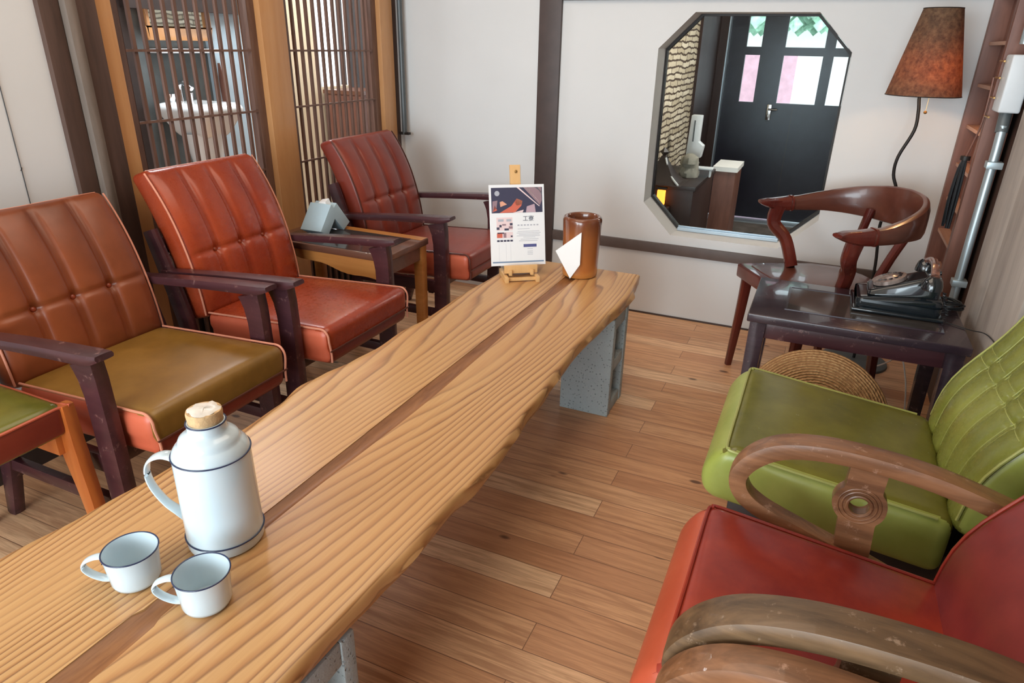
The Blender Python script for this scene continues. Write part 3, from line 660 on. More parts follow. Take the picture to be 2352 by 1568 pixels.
for s_ in (-1, 1):
    MB().box((s_*.060-.007, -.075, 0), (s_*.060+.007, .055, .022)).obj('foot', 'bamboo', ea, bevel=.002)
    MB().box((s_*.042-.006, -.050, .022), (s_*.042+.006, -.026, .042)).obj('peg', 'bamboo', ea, bevel=.001)
MB().box((-.06, -.060, .004), (.06, -.048, .016)).obj('crosspiece', 'bamboo', ea, bevel=.001)
MB().box((-.06, .030, .004), (.06, .044, .016)).obj('crosspiece', 'bamboo', ea, bevel=.001)
bar((0, .185, .004), (0, .120, .37), .03, .008).obj('prop', 'bamboo', ea)
mc = thing('menu_card', 'printed white menu card with a photo of red armchairs standing on the easel', 'menu card', (EX, EY, TZ), R(36))
CB = .046; CW, CH = .215, .305
def cpt(u, v, d=0): return lp((u-.5)*CW, -.008-d-.0, CB + v*CH)
def cpoly(name, pts, mat, d=.0012, parent=mc):
    n_ = len(pts); A = [cpt(u, v, d) for u, v in pts]; B = [cpt(u, v, d-.0005) for u, v in pts]
    return MB().add(A+B, [tuple(range(n_)), tuple(range(2*n_-1, n_-1, -1))] + [(i, i+n_, (i+1) % n_+n_, (i+1) % n_) for i in range(n_)]).obj(name, mat, parent, smooth=False)
def rect(u0, v0, u1, v1): return [(u0, v0), (u1, v0), (u1, v1), (u0, v1)]
cpoly('card_sheet', rect(0, 0, 1, 1), 'card', .0010)
def flat(name, c, r=.5): return plain(name, c, r, var=.03)
navy = flat('print_navy', (.045, .045, .085)); salmon = flat('print_salmon', (.60, .14, .09)); peach = flat('print_peach', (.72, .36, .24)); lilac = flat('print_lilac', (.48, .34, .40)); ink = flat('print_ink', (.05, .05, .09)); greyp = flat('print_grey', (.42, .44, .50)); mau = flat('print_mauve', (.30, .20, .23)); steel = flat('print_steel', (.16, .24, .36)); pinkp = flat('print_pink', (.78, .62, .63))
ph = cpoly('photo_print', rect(.04, .655, .965, .965), navy, .0014)
for pts, mt in (([(.18, .656), (.40, .74), (.50, .83), (.60, .80), (.58, .74), (.46, .66)], salmon), ([(.46, .78), (.50, .83), (.60, .80), (.59, .76), (.50, .74)], peach),
                ([(.05, .66), (.13, .72), (.15, .81), (.06, .80)], mau), ([(.06, .67), (.14, .69), (.10, .75)], salmon), ([(.20, .73), (.32, .76), (.24, .80), (.19, .79)], peach),
                ([(.66, .656), (.84, .656), (.82, .76), (.68, .73)], lilac), ([(.42, .656), (.60, .656), (.62, .69)], pinkp),
                ([(.50, .965), (.54, .965), (.92, .73), (.90, .73)], pinkp), ([(.62, .965), (.95, .965), (.955, .80), (.92, .74)], mau), ([(.66, .965), (.70, .965), (.92, .77)], pinkp), ([(.82, .965), (.88, .965), (.955, .86), (.955, .90)], greyp)):
    cpoly('photo_shape', pts, mt, .0017, ph)
cpoly('photo_shape', [(.145+.045*math.cos(k*PI/8), .895+.032*math.sin(k*PI/8)) for k in range(16)], greyp, .0017, ph)
p2 = cpoly('small_photo', rect(.12, .44, .41, .60), pinkp, .0014)
for u, v, w_, h_, mt in ((.12, .45, .05, .03, ink), (.17, .48, .04, .03, ink), (.26, .44, .08, .025, ink), (.34, .46, .07, .03, mau), (.36, .50, .05, .03, ink), (.15, .55, .10, .03, greyp), (.22, .50, .07, .02, mau), (.30, .55, .09, .03, greyp)): cpoly('photo_shape', rect(u, v, u+w_, v+h_), mt, .0017, p2)
p3 = cpoly('small_photo', rect(.12, .345, .41, .42), pinkp, .0014)
for u, v, w_, h_, mt in ((.12, .35, .10, .055, salmon), (.24, .35, .05, .06, mau), (.37, .355, .035, .02, ink), (.13, .40, .12, .015, ink)): cpoly('photo_shape', rect(u, v, u+w_, v+h_), mt, .0017, p3)
for k in range(5): cpoly('heading_mark', rect(.12+.06*k, .30, .168+.06*k, .322), ink, .0014)
for k in range(7): cpoly('text_mark', rect(.50+.058*k, .492, .535+.058*k, .508), greyp, .0014)
for i, v in enumerate((.452, .42, .400, .382, .364, .346, .322, .302)): 
    u0, u1 = ((.50, .72), (.50, .90), (.48, .92), (.52, .90), (.48, .91), (.60, .82), (.55, .88), (.52, .86))[i]; cpoly('text_line', rect(u0, v, u1, v+.005), greyp, .0014)
cpoly('button_bar', rect(.60, .225, .84, .262), flat('print_blue', (.09, .10, .26)), .0014)
for v in (.20, .17, .15, .13): cpoly('text_line', rect(.67, v, .77, v+.005), greyp, .0014)
for u in (.15, .28, .36): cpoly('text_line', rect(u, .06, u+.004, .27), flat('print_pale', (.62, .64, .68)), .0014)
cpoly('footer_line', rect(.03, .035, .97, .052), steel, .0014)
def text_mesh(txt, size, mat, parent, mtx, name='title_text'):
    cu = bpy.data.curves.new('t', 'FONT'); cu.body = txt; cu.size = size; cu.align_x = 'CENTER'; cu.extrude = .0002
    ob = bpy.data.objects.new('t', cu); COL.objects.link(ob); dg = bpy.context.evaluated_depsgraph_get(); me = bpy.data.meshes.new_from_object(ob.evaluated_get(dg))
    me.transform(mtx); me.materials.clear(); me.materials.append(mat); bpy.data.objects.remove(ob)
    r_ = bpy.data.objects.new(name, me); COL.objects.link(r_); r_.parent = parent; return r_
text_mesh('\u5de5\u5bee', .022, ink, mc, Matrix.Translation(cpt(.70, .555, .0016)) @ (rx @ Matrix.Rotation(R(90), 3, 'X')).to_4x4())

# ------------------------------------------------------------------ loop-armed lounge chairs on the right (facing -x)
def loop_chair(label, y0, wid, seat_m, side_m, back_m, pipe_m, arms, arm_m, depth=.50, armx=0, ribs=True, seatx=0, backx=0, tilt=0):
    """y0 = near edge of the seat; arms = list of (y_near_face, width, dz)"""
    yc = y0+wid/2
    o = thing('lounge_chair', label, 'armchair', (.15, yc, 0), 0, 'loop-armed lounge chairs on the right')
    X = lambda x: x-.15
    def fs_(p):
        x, y, z = p
        t = (x+depth/2)/depth
        zt = min(1, max(0, (z+.0725)/.145)); q = max(0, 1-t*2.5)
        if z > 0: z += .010*(1-(2*y/wid)**2)*(1-(2*x/depth)**2)*min(1, z/.04)
        x += (.034*zt**2 - .020*math.sin(PI*zt))*q
        y *= 1 + .02*math.sin(PI*zt)*(1-q)
        z -= .050*t
        return (x, y, z)
    seat = MB().rbox((depth, wid, .145), .030, (18, 18, 6), (X(-.115+seatx+depth/2), 0, .372), fs_, 5).obj('seat', [seat_m, side_m], o)
    for p in seat.data.polygons:
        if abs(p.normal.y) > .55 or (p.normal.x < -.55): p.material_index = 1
    cx_ = X(-.115+seatx+depth/2); hd, hw2 = depth/2-.006, wid/2-.006
    top = [(hd-.03, -hw2), (0, -hw2), (-hd+.032, -hw2), (-hd+.009, -hw2+.009), (-hd, -hw2+.032), (-hd, 0), (-hd, hw2-.032), (-hd+.009, hw2-.009), (-hd+.032, hw2), (0, hw2), (hd-.03, hw2)]
    MB().tube([Vector(fs_((x, y, .066)))+Vector((cx_, 0, .372)) for x, y in top], .0036, 7, smooth=4).obj('piping', pipe_m, seat)
    # back: curved lumbar, leaning away
    H_ = .66
    ys = [(-.5+k/5)*wid for k in range(1, 5)]
    def fb(p):
        x, y, z = p
        if x < 0 and ribs:
            k = min(1, (1-abs(2*y/wid))*6)
            for q in ys: 
                for e_ in (-.007, .007): x += k*.004*math.exp(-((y-q-e_)/.005)**2)
            pan = abs(((y+wid/2) % (wid/5))-wid/10)/(wid/10); x -= k*.006*(1-pan**2)
            for e_ in (-.015, .015): x += k*.005*math.exp(-((z+.085-e_)/.005)**2)
        x -= .040*math.exp(-((z+.20)/.14)**2)
        return (x, y, z)
    rot = Matrix.Rotation(R(19), 3, 'Y'); bc = Vector((X(.545+backx), 0, .66))
    back = MB().rbox((.10, wid, H_), .028, (2, 76, 84), bc, fb, 4, rot=rot).obj('backrest', [back_m, side_m], o, angle=60)
    for p in back.data.polygons:
        if abs(p.normal.y) > .8: p.material_index = 1
    for s_ in (-1, 1):
        MB().tube([bc + rot @ Vector(fb((-.046, s_*(wid/2-.006), z))) for z in [-H_/2+.03+(H_-.06)*k/16 for k in range(17)]], .0034, 7).obj('piping', pipe_m, back)
    if ribs:
        for e_ in (-.015, .015):
            MB().tube([bc + rot @ Vector(fb((-.0505, y_, -.085+e_))) for y_ in [-wid/2+.03+(wid-.06)*k/30 for k in range(31)]], .0014, 6).obj('stitching', pipe_m, back)
        for q in ys:
            for e_ in (-.007, .007):
                MB().tube([bc + rot @ Vector(fb((-.0505, q+e_, z))) for z in [-.29+.58*k/30 for k in range(31)]], .0012, 6).obj('stitching', pipe_m, back)
    MB().box((X(-.06+seatx), -wid/2+.03, .215), (X(.45), wid/2-.03, .29)).obj('seat_frame', 'bathdark', o, bevel=.003)
    for s_ in (-1, 1):
        for x in (.0, .40): MB().sweep([(X(x), s_*(wid/2-.06), .22), (X(x+.01*(1 if x else -1)), s_*(wid/2-.06), 0)], [(.045, .045), (.03, .03)], up=(1, 0, 0), e=5).obj('leg', 'bathdark', o)
    for ya, wd, dz in arms:
        yy = ya+wd/2-yc
        pts = [(.62, .462), (.50, .497), (.425, .522), (.286, .559), (.142, .572), (.045, .560), (-.010, .528), (-.039, .482), (-.030, .440), (.012, .408), (.105, .375), (.20, .345), (.32, .300), (.42, .262)]
        sz = [(wd, .032)]*5 + [(wd, .034), (wd, .036), (wd*.95, .036), (wd*.85, .034), (wd*.8, .032), (wd*.8, .030), (wd*.8, .028), (wd*.8, .028), (wd*.8, .028)]
        arm = MB().sweep([(X(x+armx), yy, z+dz+tilt*(x-.14)) for x, z in pts], sz, up=(0, 0, 1), e=5, n=16, smooth=6)
        # fix: section height must follow the loop, so build with a sideways reference instead
        arm = MB().sweep([(X(x+armx), yy, z+dz+tilt*(x-.14)) for x, z in pts], [(b_, a) for a, b_ in sz], up=(0, 1, 0), e=9, n=20, smooth=6)
        ar = arm.obj('loop_arm', arm_m, o, angle=25)
        # bracket plate with round eye
        cx, cz = .180, .474; K = 72; rin = .019; vs = []; fs = []
        for k in range(K):
            th_ = 2*PI*k/K; c_, s2 = math.cos(th_), math.sin(th_)
            R1 = .047
            hw = .032
            yl = .100 if s2 > 0 else .115
            R2 = min(hw/abs(c_) if abs(c_) > 1e-6 else 9, yl/abs(s2) if abs(s2) > 1e-6 else 9)
            r_ = (R1**6 + (R2 if R2 > R1*.6 else 0)**6)**(1/6) if abs(s2) > .5 else R1
            r_ = max(R1, R2 if abs(s2) > .6 else 0)
            sk = .022*(s2*r_/.1) if s2 < 0 else -.01*(s2*r_/.1)
            for rr, yyy in ((rin, -1), (r_, -1), (r_, 1), (rin, 1)): vs.append((X(cx+armx+rr*c_ + (-sk*.3 if rr > rin else 0)), yy-.002+yyy*.012, cz+dz+rr*s2))
        for k in range(K):
            j = (k+1) % K
            for q in range(4): fs.append((k*4+q, k*4+(q+1) % 4, j*4+(q+1) % 4, j*4+q))
        br_ = MB().add(vs, fs).obj('eye_bracket', arm_m, o, angle=30)
        for rr, t_ in ((.021, .0035), (.030, .0022), (.037, .0018)):
            for sd in (-1, 1): MB().tube([(X(cx+armx)+rr*math.cos(k*2*PI/40), yy-.002+sd*.0125, cz+dz+rr*math.sin(k*2*PI/40)) for k in range(40)], t_, 8, closed=True).obj('turned_ring', arm_m, br_)
    return o
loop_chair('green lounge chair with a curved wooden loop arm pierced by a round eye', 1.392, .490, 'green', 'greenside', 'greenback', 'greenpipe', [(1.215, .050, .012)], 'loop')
loop_chair('crimson lounge chair between the green chair and the nearest chair', .740, .445, 'red', 'redside', 'redback', 'red', [(.695, .062, .052)], 'loopdark', ribs=False, armx=-.02, backx=-.06, tilt=.10)
loop_chair('nearest crimson lounge chair, only its far lighter brown arm in frame', .10, .46, 'red', 'redside', 'redback', 'red', [(.640, .048, .020)], 'loop', ribs=False, armx=-.02)

# ------------------------------------------------------------------ phone table, telephone
PT = .50
pt = thing('wooden_stool_table', 'worn dark purple-brown low table carrying the black telephone', 'table', (.18, 2.365, 0))
hx, hy = .31, .21
mb = MB().rbox((.62, .415, .028), .004, c=(0, -.0075, PT-.014)); mb.obj('tabletop', 'blackwood', pt)
MB().box((-.20, -.12, PT-.001), (.24, .12, PT+.001)).obj('inset_panel', 'inlay', pt, smooth=False)
for a_, b_ in (((-.206, -.126, 0), (-.198, .126, .003)), ((.238, -.126, 0), (.246, .126, .003)), ((-.198, .118, 0), (.238, .126, .003)), ((-.198, -.126, 0), (.238, -.118, .003))):
    MB().box((a_[0], a_[1], PT-.001), (b_[0], b_[1], PT+.003)).obj('panel_edge', 'blackwood', pt, smooth=False)
MB().box((-.27, -.19, .415), (.27, -.168, .472)).obj('apron', 'purple', pt, bevel=.002); MB().box((-.25, .165, .462), (.25, .187, .472)).obj('apron', 'purple', pt)
for x in (-.295, .273): MB().box((x, -.17, .415 if x > 0 else .462), (x+.022, .17 if x > 0 else .15, .472)).obj('apron', 'purple', pt, bevel=.002)
for sx in (-1, 1):
    for sy in (-1, 1): MB().sweep([(sx*.275, sy*.180, PT-.028), (sx*.278, sy*.183, .25), (sx*.283, sy*.188, 0)], [(.052, .052), (.048, .048), (.042, .042)], up=(1, 0, 0), e=8).obj('leg', 'blackwood', pt)
ph = thing('rotary_telephone', 'black vintage telephone with handset on the low purple-brown table', 'telephone', (.30, 2.42, PT+.003), R(180))
# body wedge: low front towards -x after the half turn
def body(p):
    x, y, z = p
    t = (x+.12)/.24                       # 0 rear .. 1 front (local +x front)
    if z > 0:
        top = .062-.022*max(0, min(1, (t-.30)/.70))
        z = -.045 + (z+.045)/.09*top
        y *= 1-.12*(1-t); 
    y *= 1-.06*t; return (x, y, z)
MB().rbox((.245, .185, .09), .022, (16, 10, 6), (0, 0, .048), body, 4).obj('telephone_body', 'blackplastic', ph)
def wedge(p):
    x, y, z = p; t = min(1, max(0, (x+.10)/.20)); k = 1 if t < .2 else 1-(t-.2)/.8
    zz = (z+.04)/.08
    return (x, y*(1-.22*zz*(1-.4*t)), .0+zz*(.012+.064*k))
MB().rbox((.20, .135, .08), .014, (14, 8, 5), (-.01, 0, .050), wedge, 4).obj('dial_housing', 'blackplastic', ph)
MB().rbox((.262, .198, .012), .005, (4, 4, 1), (0, 0, .006), None, 3).obj('base_plate', 'blackplastic', ph)
q = Matrix.Rotation(R(21), 3, 'Y')
MB().lathe([(.0001, .006), (.018, .006), (.022, .003), (.040, .002), (.050, .0), (.050, -.012)], (.035, 0, .0985), 40, rot=q).obj('dial', 'dial', ph)
mb = MB()
for k in range(10):
    a_ = R(40+k*28); c_ = Vector((.035, 0, .0985)) + q @ Vector((.034*math.cos(a_), .034*math.sin(a_), .003)); mb.lathe([(.0001, .0012), (.0065, .0008), (.0065, 0)], c_, 10, rot=q)
mb.obj('finger_holes', 'blackplastic', ph)
for s_ in (-1, 1): MB().sweep([(-.075, s_*.040, .100), (-.070, s_*.044, .135), (-.098, s_*.046, .144)], [(.016, .02), (.014, .016), (.012, .014)], up=(0, 1, 0), e=3, smooth=3).obj('cradle', 'blackplastic', ph)
hs = MB().sweep([(-.075, -.10, .142), (-.078, -.05, .158), (-.079, 0, .162), (-.078, .05, .158), (-.075, .10, .142)], [(.026, .022), (.024, .020), (.023, .019), (.024, .020), (.026, .022)], e=3, smooth=5).obj('handset', 'handset', ph)
for s_ in (-1, 1): MB().lathe([(.0001, .022), (.014, .021), (.024, .012), (.029, -.004), (.030, -.018), (.0001, -.020)], (-.073, s_*.105, .124), 26).obj('ear_cap', 'blackplastic', hs)
pts = [(-.11+.004*math.cos(k*1.1)-.0006*k, .10+.004*math.sin(k*1.1)-.0010*k, .10-.0016*k) for k in range(58)]
MB().tube(pts, .0022, 5).obj('coiled_cord', 'cable', ph)
cc = thing('cable_coil', 'coil of thin black cable on the low table behind the telephone', 'cable', (.455, 2.50, PT+.002))
for k in range(6):
    a_, b_ = .050+random.uniform(-.012, .008), .030+random.uniform(-.008, .006)
    MB().tube([(a_*math.cos(t*PI/10)+random.uniform(-.003, .003), b_*math.sin(t*PI/10), .004+.004*k+.003*math.sin(t*.6+k)) for t in range(20)], .0026, 6, closed=True, smooth=2).obj('loop', 'cable', cc)
wc = thing('thin_wire', 'thin dark wire running from the table over the brown posts', 'wire', (.50, 2.40, PT+.004))
MB().tube([(-.06, -.06, 0), (.0, -.10, .0), (.02, -.17, .02), (.026, -.25, .03), (.026, -.36, .035)], .0016, 6, smooth=4).obj('wire', 'cable', wc)

# ------------------------------------------------------------------ woven round cushions under the table front
def disc(R_, T_, n=56):
    pr = []
    for k in range(25):
        a_ = -PI/2+PI*k/24; c_, s_ = math.cos(a_), math.sin(a_)
        pr.append((max(.0001, R_*abs(c_)**.55), T_/2*(1 if s_ > 0 else -1)*abs(s_)**1.1))
    return MB().lathe(pr, n=n)
wq = disc(.215, .125).obj('woven_cushion', 'weave'); tag(wq, 'thick round woven straw cushion leaning against the low table behind the green chair', 'cushion')
wq.location = (.11, 2.03, .236); wq.rotation_euler = (R(62), R(12), R(-6))

# ------------------------------------------------------------------ horseshoe-back chair
hc = thing('horseshoe_chair', 'dark red lacquered horseshoe-back armchair in front of the octagonal window', 'armchair', (.07, 2.77, 0), math.atan2(-.54, -.84))
# local: +x faces forward, +y = towards lateral (near-right is -y)
HS = .455
vsp = [(.215, -.25), (.215, .25), (.10, .245), (-.10, .225), (-.19, .17), (-.225, .06), (-.225, -.06), (-.19, -.17), (-.10, -.225), (.10, -.245)]
MB().prism(vsp, HS-.055, HS, 'z').obj('seat', 'ox', hc, bevel=.008)
mb = MB().prism([(x*.82-.0, y*.82) for x, y in vsp], HS-.002, HS+.003, 'z'); mb.obj('seat_panel', 'oxtop', hc, bevel=.002)
for x, y, dx, dy in ((.18, -.215, .02, -.01), (.18, .215, .02, .01), (-.16, -.17, -.03, -.01), (-.16, .17, -.03, .01)):
    MB().sweep([(x, y, HS-.05), (x+dx*.3, y+dy*.3, .25), (x+dx, y+dy, 0)], [(.042, .042), (.036, .036), (.026, .026)], up=(1, 0, 0), e=3.5, smooth=4).obj('leg', 'ox', hc)
half = [(.135, .262, .703), (.07, .268, .697), (-.02, .268, .700), (-.12, .245, .712), (-.215, .190, .722), (-.280, .10, .728), (-.300, 0, .730)]
hsz = [(.040, .018), (.046, .044), (.048, .058), (.046, .080), (.038, .112), (.030, .138), (.028, .146)]
path = half + [(x, -y, z) for x, y, z in reversed(half[:-1])]; hs_ = hsz + list(reversed(hsz[:-1]))
crest = MB().sweep(path[1:-1], hs_[1:-1], e=3.5, n=16, smooth=7).obj('crest_rail', 'oxtop', hc)
for s_ in (-1, 1):
    MB().sweep([(.150, s_*.270, .706), (.120, s_*.266, .702), (.07, s_*.268, .697), (.025, s_*.2685, .698)], [(.044, .012), (.048, .034), (.049, .050), (.050, .058)], e=4, n=16, smooth=5).obj('hand_rest', 'ox', hc)
    MB().sweep([(.020, s_*.2685, .6985), (.012, s_*.2685, .699)], [(.054, .063), (.054, .063)], e=3.5, n=16).obj('collar', 'ox', hc)
for s_ in (-1, 1):
    MB().sweep([(.070, s_*.262, .690), (.080, s_*.258, .62), (.040, s_*.215, .56), (.022, s_*.168, .46)], [(.044, .058), (.040, .052), (.038, .046), (.038, .046)], up=(1, 0, 0), e=3.5, smooth=5).obj('arm_post', 'ox', hc)
    MB().sweep([(-.165, s_*.095, .455), (-.20, s_*.105, .57), (-.245, s_*.125, .70)], [(.034, .026), (.032, .024), (.034, .024)], up=(1, 0, 0), e=4, smooth=4).obj('spindle', 'ox', hc)

# ------------------------------------------------------------------ floor lamp
lm = thing('floor_lamp', 'floor lamp with a bent iron stem and lit brown parchment shade', 'lamp', (.285, 3.14, 0))
MB().lathe([(.0001, .018), (.11, .016), (.135, .008), (.138, 0), (.0001, 0)], (-.0, 0, 0), 48).obj('base', 'greybase', lm)
MB().tube([(0, 0, .015), (0, -.01, .25), (-.005, -.02, .45), (-.025, -.04, .62), (-.010, -.05, .70), (.0, -.06, .77), (-.022, -.065, .83), (-.022, -.075, .90), (.010, -.08, 1.0), (.008, -.08, 1.07), (.0, -.08, 1.12), (.006, -.08, 1.16)], .0062, 10, smooth=5).obj('stem', 'iron', lm)
LXo, LYo = .008, -.09
def shade_prof(n=64):
    vs = []; fs = []
    r0, r1 = .125, .063; z0, z1 = 1.125, 1.415
    for z, r_ in ((z0, r0), (z1, r1), (z1, r1-.0012), (z0, r0-.0012)):
        for k in range(n): vs.append((LXo+r_*math.cos(2*PI*k/n), LYo+r_*math.sin(2*PI*k/n), z))
    for i in range(4):
        for k in range(n): fs.append((i*n+k, i*n+(k+1) % n, ((i+1) % 4)*n+(k+1) % n, ((i+1) % 4)*n+k))
    return MB().add(vs, fs)
sh = shade_prof().obj('lamp_shade', 'shade', lm, angle=50)
for z, r_ in ((1.125, .125), (1.415, .063)): MB().tube([(LXo+r_*math.cos(k*2*PI/60), LYo+r_*math.sin(k*2*PI/60), z) for k in range(60)], .0016, 6, closed=True).obj('shade_rim', 'iron', sh)
MB().lathe([(.0001, -.045), (.014, -.04), (.026, -.02), (.030, .0), (.024, .022), (.012, .04), (.0001, .042)], (LXo, LYo, 1.225), 20).obj('bulb', 'bulb', lm)
MB().lathe([(.0001, 1.15), (.014, 1.15), (.014, 1.185), (.0001, 1.185)], (LXo, LYo, 0), 16).obj('socket', 'iron', lm)
MB().tube([(LXo+.022, LYo-.02, 1.17), (LXo+.020, LYo-.022, 1.075)], .0009, 6).lathe([(.0001, .0065), (.0045, .0045), (.0065, 0), (.0045, -.0045), (.0001, -.0065)], (LXo+.020, LYo-.022, 1.068), 14).obj('pull_chain', 'brass', lm)
pl = bpy.data.lights.new('lamp_bulb_light', 'POINT'); pl.energy = 2.6; pl.color = (1, .60, .30); pl.shadow_soft_size = .02
po = bpy.data.objects.new('lamp_bulb_light', pl); COL.objects.link(po); po.location = (.285+LXo+.005, 3.14+LYo-.03, 1.20)
wcd = MB().tube([(.33, 3.10, .006), (.36, 3.0, .05), (.39, 2.88, .13), (.41, 2.78, .20), (.44, 2.72, .12), (.46, 2.70, .006)], .0028, 6, smooth=5).obj('power_cord', 'whitecord'); tag(wcd, 'white power cord looping under the low telephone table', 'cord')

# ------------------------------------------------------------------ entry beyond the octagonal window
EF = -.09; DY = 6.2
struct(MB().box((-1.06, WY+.19, EF), (-.95, 5.30, 2.45)).obj('wall_entry_left', 'stone', smooth=False))
struct(MB().box((-1.06, 5.30, EF), (-.93, DY+.05, 2.45)).obj('trim_15', 'entrywood', smooth=False))
struct(MB().box((-.93, DY-.10, EF), (-.865, DY, 2.45)).box((-.93, DY-.012, EF), (-.86, DY+.05, 2.45)).obj('trim_16', 'entrywood', smooth=False))
struct(MB().box((-.866, DY-.105, EF), (-.856, DY-.02, 2.45)).obj('trim_17', 'alu', smooth=False))
struct(MB().box((.55, WY+.19, EF), (.62, DY+.05, 2.45)).obj('wall_entry_right', 'entrywood', smooth=False))
struct(MB().box((-.86, DY-.15, EF), (.55, DY+.15, EF+.012)).obj('trim_18', 'alu', smooth=False))
dr = bpy.data.objects.new('door_1', None); COL.objects.link(dr); dr.location = (-.15, DY, EF); struct(dr)
PX = ((-.724, -.609), (-.430, -.142), (-.066, .13)); PZ = ((.872, 1.228), (1.289, 1.66))
mb = MB(); yy0, yy1 = DY-.02, DY+.02
mb.box((-.856, yy0, EF+.02), (.55, yy1, PZ[0][0])); mb.box((-.856, yy0, PZ[0][1]), (.55, yy1, PZ[1][0])); mb.box((-.856, yy0, PZ[1][1]), (.55, yy1, 2.45))
xs = [-.856] + [v for p in PX for v in p] + [.55]
for z0, z1 in PZ:
    for k in range(0, len(xs), 2): mb.box((xs[k], yy0, z0), (xs[k+1], yy1, z1))
rel(mb, dr).obj('door_leaf', 'door', dr, smooth=False)
for x0, x1 in PX:
    for z0, z1 in PZ: rel(MB().box((x0, DY-.003, z0), (x1, DY+.001, z1)), dr).obj('door_pane', 'glass', dr, smooth=False)
rel(MB().rbox((.04, .012, .125), .005, c=(-.475, DY-.026, .80)), dr).obj('door_handle', 'chrome', dr)
rel(MB().tube([(-.475, DY-.03, .825), (-.475, DY-.07, .825), (-.41, DY-.075, .825)], .009, 10), dr).obj('door_lever', 'chrome', dr)
rel(MB().box((-.30, DY-.0215, EF+.03), (-.296, DY-.019, .86)), dr).obj('door_seam', 'bathdark', dr, smooth=False)
# outside the glazed door
tag(MB().box((-.95, 8.0, -.1), (-.42, 8.05, 1.28)).obj('street_banner', 'pink'), 'pink banner standing outside behind the glazed entry door', 'banner')
g = MB()
for k in range(900):
    x, z = random.uniform(-2.4, 1.2), random.uniform(1.56, 2.2); y = 11+random.uniform(-.5, .5); s_ = random.uniform(.06, .14)
    g.add([(x-s_, y, z), (x, y-s_*.5, z-s_), (x+s_, y, z), (x, y+s_*.5, z+s_)], [(0, 1, 2), (0, 2, 3), (0, 3, 1), (1, 3, 2)])
go = g.obj('hedge', 'foliage', smooth=False); go['kind'] = 'stuff'; tag(go, 'green foliage seen through the top panes of the entry door', 'foliage')
tag(MB().box((-3.5, 11.6, -.1), (3, 11.8, 1.9)).obj('street_wall', 'white', smooth=False), 'bright white wall across the street outside the entry door', 'wall')
struct(MB().box((-5, 6.6, -.3), (5, 14, -.1)).obj('floor_street', 'white', smooth=False))
# entry furniture
cab = thing('entry_cabinet', 'dark cabinet with a pale stone top corner beyond the octagonal window', 'cabinet', (-.78, 4.33, EF))
MB().box((-.16, -.30, 0), (.13, .42, .60)).obj('cabinet_body', 'entrywood', cab, bevel=.004)
MB().box((-.165, -.305, .60), (.14, .43, .625)).obj('cabinet_top', 'bathdark', cab, bevel=.003)
MB().box((-.05, -.306, .18), (.09, -.30, .30)).obj('drawer_front', 'redwood', cab, smooth=False)
st2 = thing('stone_top_counter', 'low counter with pale stone top beside the dark entry door', 'counter', (-.60, 4.87, EF))
MB().box((-.05, -.10, 0), (.09, .22, .61)).obj('counter_body', 'redwood', st2, smooth=False)
MB().box((-.06, -.11, .61), (.10, .23, .64)).obj('counter_top', 'white', st2, smooth=False)
lt = thing('table_lantern', 'small glowing orange lantern in front of the dark entry cabinet', 'lantern', (-.822, 3.97, .415))
MB().rbox((.045, .045, .095), .012, c=(0, 0, .055)).obj('lantern_glass', 'lantern', lt)
MB().box((-.028, -.028, 0), (.028, .028, .008)).box((-.028, -.028, .103), (.028, .028, .110)).obj('lantern_frame', 'iron', lt, smooth=False)
sd2 = thing('lantern_stand', 'dark stand under the orange lantern beyond the octagonal window', 'stand', (-.822, 3.97, EF))
MB().box((-.05, -.05, 0), (.05, .05, .504)).obj('stand_body', 'bathdark', sd2, smooth=False)
rf = thing('roofed_ornament', 'dark tent-shaped roof ornament with a diamond finial beyond the window', 'ornament', (-.86, 4.12, .535))
vs = []; nn = 8
for k in range(nn+1):
    t = k/nn; h_ = .15*(1-t)**1.8; r_ = .012+.125*t
    vs += [(-r_, -r_, h_), (r_, -r_, h_), (r_, r_, h_), (-r_, r_, h_)]
fs = [(k*4+q, k*4+(q+1) % 4, (k+1)*4+(q+1) % 4, (k+1)*4+q) for k in range(nn) for q in range(4)] + [(0, 1, 2, 3), (nn*4+3, nn*4+2, nn*4+1, nn*4)]
MB().add(vs, fs).obj('ornament_roof', 'bathdark', rf, angle=20)
MB().add([(0, 0, .20), (.025, 0, .172), (0, .025, .172), (-.025, 0, .172), (0, -.025, .172), (0, 0, .142)], [(0, 1, 2), (0, 2, 3), (0, 3, 4), (0, 4, 1), (5, 2, 1), (5, 3, 2), (5, 4, 3), (5, 1, 4)]).obj('finial', 'bathdark', rf, smooth=False)
MB().tube([(.015, -.015, .14), (.055, -.055, .055), (.125, -.125, .004)], .006, 8, smooth=4).obj('ridge_trim', 'whitebox', rf)
MB().box((-.035, -.035, 0), (.035, .035, .02)).obj('ornament_base', 'bathdark', rf, smooth=False)
ds = thing('sanitizer_dispenser', 'white wall-hung hand sanitizer dispenser beyond the octagonal window', 'dispenser', (-.775, 4.62, .62))
MB().prism([(-.035, .26), (.03, .26), (.028, .10), (.062, .075), (.050, .0), (-.045, 0)], -.035, .035).obj('dispenser_body', 'whitebox', ds, bevel=.006)
MB().box((-.012, -.038, .10), (-.004, -.035, .23)).obj('level_window', 'greybase', ds, smooth=False)
MB().tube([(0, 0, -.085), (0, 0, .0)], .012, 8).obj('stand_rod', 'bathdark', ds)
sb = thing('stone_bust', 'rough grey-green stone ornament on the entry cabinet', 'ornament', (-.745, 4.35, .535))
mb = MB().lathe([(.0001, 0), (.055, .002), (.062, .03), (.05, .06), (.058, .085), (.045, .12), (.02, .14), (.0001, .142)], n=20)
